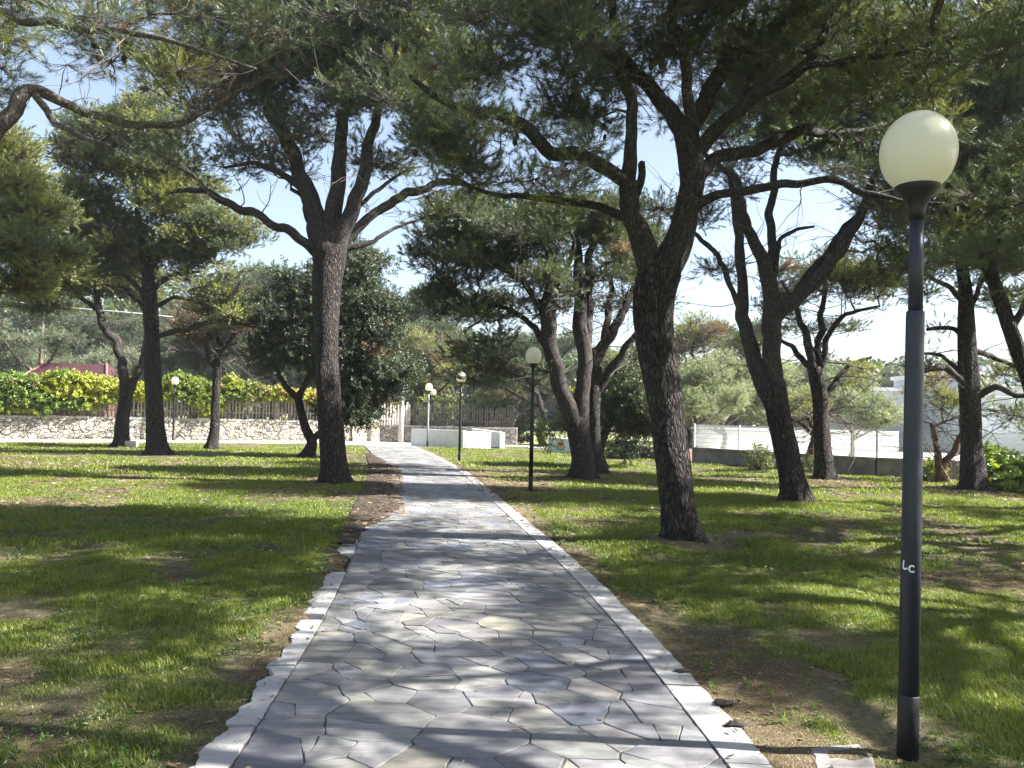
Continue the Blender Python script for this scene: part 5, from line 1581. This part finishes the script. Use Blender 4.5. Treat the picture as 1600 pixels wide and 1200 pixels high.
shrub('yellow green leafy shrub on the lawn at the right edge, beside the upright pine', 1572, 768, 0.85, 0.95, 1, [(0.20, 0.27, 0.04), (0.13, 0.21, 0.035)], (0.13, 0.075), 260)
shrub('small rounded bush in front of the concrete wall left of the double stemmed pine', 1186, 735, 0.42, 0.75, 2, [(0.12, 0.16, 0.05), (0.16, 0.19, 0.08)], (0.08, 0.03), 150)
shrub('bright low shrub round the foot of the small orange stemmed pine', 1448, 752, 0.5, 0.5, 3, [(0.20, 0.25, 0.05), (0.24, 0.27, 0.10)], (0.10, 0.05), 110)
shrub('low dark bush at the foot of the little leaning pine', 1265, 742, 0.35, 0.4, 4, [(0.06, 0.09, 0.03), (0.12, 0.15, 0.06)], (0.08, 0.04), 70)
shrub('low dark ground bush under the glossy leaved broadleaf tree', 962, 716, 1.1, 0.55, 5, [(0.05, 0.075, 0.025), (0.09, 0.13, 0.04)], (0.11, 0.06), 260)
shrub('ragged leafy bush spilling over the dark picket fence behind the low white wall', 760, 0, 1.6, 2.6, 6, [(0.12, 0.15, 0.06), (0.17, 0.17, 0.08), (0.07, 0.10, 0.035)], (0.15, 0.08), 420, Yd=45.6)
shrub('dark bush behind the right end of the dark picket fence', 800, 0, 1.5, 2.7, 7, [(0.04, 0.06, 0.025), (0.05, 0.075, 0.03)], (0.15, 0.08), 360, Yd=46.4)
shrub('dry reddish bush behind the pale picket fence at the end of the path', 600, 0, 1.8, 2.5, 8, [(0.13, 0.14, 0.06), (0.22, 0.13, 0.07), (0.20, 0.17, 0.09)], (0.15, 0.08), 380, Yd=46.2)
shrub('green bush behind the wall between the pale and the dark picket fence', 690, 0, 2.0, 2.9, 9, [(0.09, 0.13, 0.04), (0.16, 0.19, 0.06)], (0.15, 0.08), 420, Yd=47.0)

# ------------------------------------------------------------------ buildings, poles, small things
MAT['redroof'] = simple_mat('red_roof', (0.050, 0.019, 0.021), 0.6, 0.2, 4, 0.2)
MAT['hutwall'] = simple_mat('hut_wall', (0.10, 0.05, 0.04), 0.8, 0.2, 4, 0.2)
hy = 46.0
hx0, hx1 = P(58, 600, hy)[0], P(190, 600, hy)[0]
zb = P(120, 592, hy)[2]; zt = P(120, 568, hy)[2]
hut = empty('garden_hut', ((hx0 + hx1) / 2, hy, 0), 'garden hut with a dark red pitched roof behind the vine hedge', 'hut')
oh = ((hx0 + hx1) / 2, hy, 0)
b = MB(); b.box(hx0 + 0.25, hx1 - 0.25, hy - 1.3, hy + 1.3, 0, zb); b.obj('wall', MAT['hutwall'], hut, False, oh)
b = MB()
v = [(hx0, hy - 1.7, zb - 0.1), (hx1, hy - 1.7, zb - 0.1), (hx1, hy + 1.7, zb - 0.1), (hx0, hy + 1.7, zb - 0.1), (hx0 + 0.5, hy, zt), (hx1 - 0.9, hy, zt)]
b.add(v, tris=[(0, 4, 3), (1, 2, 5)], quads=[(0, 1, 5, 4), (2, 3, 4, 5), (3, 2, 1, 0)]); b.obj('roof', MAT['redroof'], hut, False, oh)
b = MB()
for p0, p1 in ((v[0], v[4]), (v[1], v[5])):
    pts = np.array([p0, p1]) + np.array([0, -0.03, 0.04]); vv, qq, t_ = tube(catmull(pts, 0.5), np.full(len(catmull(pts, 0.5)), 0.06), 6); b.add(vv, t_, qq)
b.obj('ridge_trim', simple_mat('trim_paint', (0.24, 0.10, 0.09), 0.6, 0.1, 5, 0), hut, False, oh)

MAT['paleblue'] = simple_mat('pale_blue_render', (0.50, 0.55, 0.60), 0.85, 0.08, 2, 0.1)
MAT['palewall'] = simple_mat('pale_render', (0.66, 0.66, 0.65), 0.85, 0.08, 2, 0.1)
MAT['glass'] = simple_mat('washed_out_pane', (0.40, 0.42, 0.45), 0.6, 0.1, 4, 0)  # window panes paled to imitate glare washing out the houses
by = 50.0


def house(label, px0, px1, ztop, zledge, yb, m, dep=8):
    x0, x1 = P(px0, 640, yb)[0], P(px1, 640, yb)[0]
    root = empty('flat_roofed_house', ((x0 + x1) / 2, yb, 0), label, 'house'); of = ((x0 + x1) / 2, yb, 0)
    b = MB(); b.box(x0, x1, yb, yb + dep, 0, ztop); b.obj('wall', m, root, False, of)
    b = MB(); b.box(x0 - 0.15, x1 + 0.15, yb - 0.15, yb + dep + 0.15, ztop + 0.003, ztop + 0.22); b.obj('roof', MAT['palewall'], root, False, of)
    b = MB(); b.box(x0 - 0.1, x1 + 0.1, yb - 0.35, yb - 0.003, zledge, zledge + 0.14); b.obj('ledge', MAT['whitewall'], root, False, of)
    nwin = max(1, int((x1 - x0) / 3.2))
    for k_ in range(nwin):
        xc = x0 + (k_ + 0.5) * (x1 - x0) / nwin
        b = MB(); b.box(xc - 0.6, xc + 0.6, yb - 0.05, yb - 0.004, zledge - 1.7, zledge - 0.5); w_ = b.obj('window', MAT['whitewall'], root, False, of)
        b = MB(); b.box(xc - 0.52, xc + 0.52, yb - 0.062, yb - 0.051, zledge - 1.62, zledge - 0.58); b.obj('pane', MAT['glass'], w_, False, of)
    return root


house('pale flat roofed house behind the fence, left of the near lamp pole', 1366, 1428, 3.7, 2.35, by, MAT['palewall'])
h2 = house('bluish flat roofed house behind the fence at the right edge', 1500, 1760, 4.6, 3.9, by - 4, MAT['paleblue'])
xx = P(1534, 577, by - 3)[0]
h2x = h2.location[0]
b = MB(); b.box(xx - 0.3, xx + 0.3, by - 3.6, by - 2.9, 4.823, 5.15)
o = b.obj('water_tank', simple_mat('tank_paint', (0.40, 0.42, 0.48), 0.6, 0.1, 4, 0), None, False); tag(o, 'small grey box tank on the roof of the bluish house', 'tank')
yw = empty('garden_wall', (14, 46, 0), 'bright white garden wall far behind the mesh fence and the olives', 'wall')
b = MB(); b.obox((9.5, 44.6), (22, 45.5), 0.2, 0, 1.15); b.obj('wall', MAT['whitewall'], yw, False, (14, 46, 0))
b = MB(); b.obox((9.5, 44.6), (22, 45.5), 0.3, 1.153, 1.22); b.obj('coping', MAT['whitewall'], yw, False, (14, 46, 0))

# utility pole and cable
MAT['polewood'] = simple_mat('pole_concrete', (0.40, 0.37, 0.33), 0.9, 0.15, 4, 0.2)
ux = P(627, 650, 42.9)[0]
up_ = empty('utility_pole', (ux, 42.9, 0), 'pale concrete utility pole at the end of the path in front of the picket fence', 'utility pole')
v, q = lathe([(0.0, -0.1), (0.15, -0.1), (0.13, 1.5), (0.105, 4.6), (0.0, 4.6)], 14); b = MB(); b.add(v, quads=q); b.obj('pole', MAT['polewood'], up_)
b = MB(); b.box(-0.45, 0.45, -0.11, -0.03, 4.25, 4.33); b.obj('crossarm', MAT['polewood'], up_, False)
pts = [P(-60, 462, 34), P(100, 480, 34.5), P(230, 491, 35), P(420, 512, 38)]
sp = catmull(np.array(pts), 0.5); v, q, t = tube(sp, np.full(len(sp), 0.022), 6); b = MB(); b.add(v, t, q)
tag(b.obj('overhead_cable', simple_mat('pale_cable', (0.55, 0.55, 0.55), 0.6, 0.05, 5, 0)), 'pale overhead cable strung behind the left pines', 'cable')
# pale stone block
g_ = G(207, 699)
b = MB(); gg = stone_geo(np.array([(-0.2, -0.16), (0.2, -0.15), (0.19, 0.17), (-0.18, 0.16)]), np.random.default_rng(9), 0.1, 0.008, 0.02, 0.36, 0.27); b.add(gg[0], gg[2], gg[1])
o = b.obj('stone_block', simple_mat('pale_stone', (0.52, 0.48, 0.43), 0.9, 0.15, 8, 0.4), None, False); o.location = (g_[0] + 0.05, g_[1] - 0.2, 0.0)
tag(o, 'small pale stone block at the foot of the forked left pine', 'stone block')

# distant wood closing the horizon
rng = np.random.default_rng(81)
n = 30000
ang = rng.uniform(-0.72, 0.72, n); dist_ = rng.uniform(92, 118, n)
x = dist_ * np.tan(ang); y = dist_
hmax = 5.0 + 7.0 * sstep(0.2, -0.5, ang) + 6.5 * fbm(x * 0.07 + 3, y * 0.03, 3)
z = hmax * rng.random(n) ** 0.7
keep = rng.random(n) < 0.9
pos = np.c_[x, y, z][keep]; n = len(pos)
pal = np.array([GREEN, DARK, BLUE, (0.11, 0.13, 0.05)])
cl_id = (np.floor(pos[:, 0] / 4) + 31 * np.floor(pos[:, 2] / 2.5)).astype(int) % 4
cols = pal[cl_id] * rng.uniform(0.7, 1.3, (n, 1))
V, T, C = tufts(pos, rng.normal(size=(n, 3)) + np.array([0, 0, 0.4]), cols, [broad_template(rng, 9, 1.2, 0.75, 0.45) for _ in range(5)], rng)
o = link('distant_woodland', mesh_from('distant_woodland', V, [T], [MAT['leaf']], False, C))
tag(o, 'far green woodland closing the view behind the walls and houses', 'woodland', kind='stuff')

# ------------------------------------------------------------------ haze added in place of lens glare
HAZE = 0.0005
if HAZE:
    b = MB(); b.box(-140, 140, -60, 140, -1.1, 16); o = None
    m, nt, N, L, out = mat('haze')
    pv = nd(N, 'ShaderNodeVolumePrincipled'); pv.inputs['Color'].default_value = (0.93, 0.96, 1.0, 1); pv.inputs['Density'].default_value = HAZE
    pv.inputs['Anisotropy'].default_value = 0.3
    L.new(pv.outputs[0], out.inputs['Volume'])
    tag(b.obj('haze', m, None, False), 'thin haze added to imitate the veil of lens glare', 'haze', kind='stuff')

# ------------------------------------------------------------------ light
SUN_AZ = R(-4)       # sun is to the right and a little ahead
SUN_EL = R(41)
sdir = np.array([math.cos(SUN_AZ) * math.cos(SUN_EL), math.sin(SUN_AZ) * math.cos(SUN_EL), math.sin(SUN_EL)])
sd_ = bpy.data.lights.new('sun', 'SUN'); sd_.energy = 5.0; sd_.angle = R(0.53); sd_.color = (1.0, 0.975, 0.93)
so = bpy.data.objects.new('sun', sd_); COL.objects.link(so)
so.rotation_euler = Vector(-sdir).to_track_quat('-Z', 'Y').to_euler()
so.location = (20, 5, 30)
w = bpy.data.worlds.new('World'); SC.world = w; w.use_nodes = True
nt = w.node_tree; bg = nt.nodes['Background']
sky = nt.nodes.new('ShaderNodeTexSky'); sky.sky_type = 'NISHITA'; sky.sun_disc = False
sky.sun_elevation = SUN_EL
sky.sun_rotation = math.atan2(sdir[0], sdir[1])
sky.dust_density = 1.5
hs = nt.nodes.new('ShaderNodeHueSaturation'); hs.inputs["Saturation"].default_value = 0.80
nt.links.new(sky.outputs[0], hs.inputs['Color']); nt.links.new(hs.outputs[0], bg.inputs[0]); bg.inputs[1].default_value = 0.062

SC.view_settings.view_transform = 'Standard'
SC.view_settings.look = 'None'
SC.view_settings.exposure = 2.25
SC.view_settings.gamma = 1.0
SC.render.engine = 'CYCLES'
c = SC.cycles
c.max_bounces = 6; c.diffuse_bounces = 4; c.glossy_bounces = 2; c.transmission_bounces = 4; c.transparent_max_bounces = 4
c.use_denoising = True; c.denoiser = 'OPENIMAGEDENOISE'; c.denoising_prefilter = 'NONE'
c.caustics_reflective = False; c.caustics_refractive = False
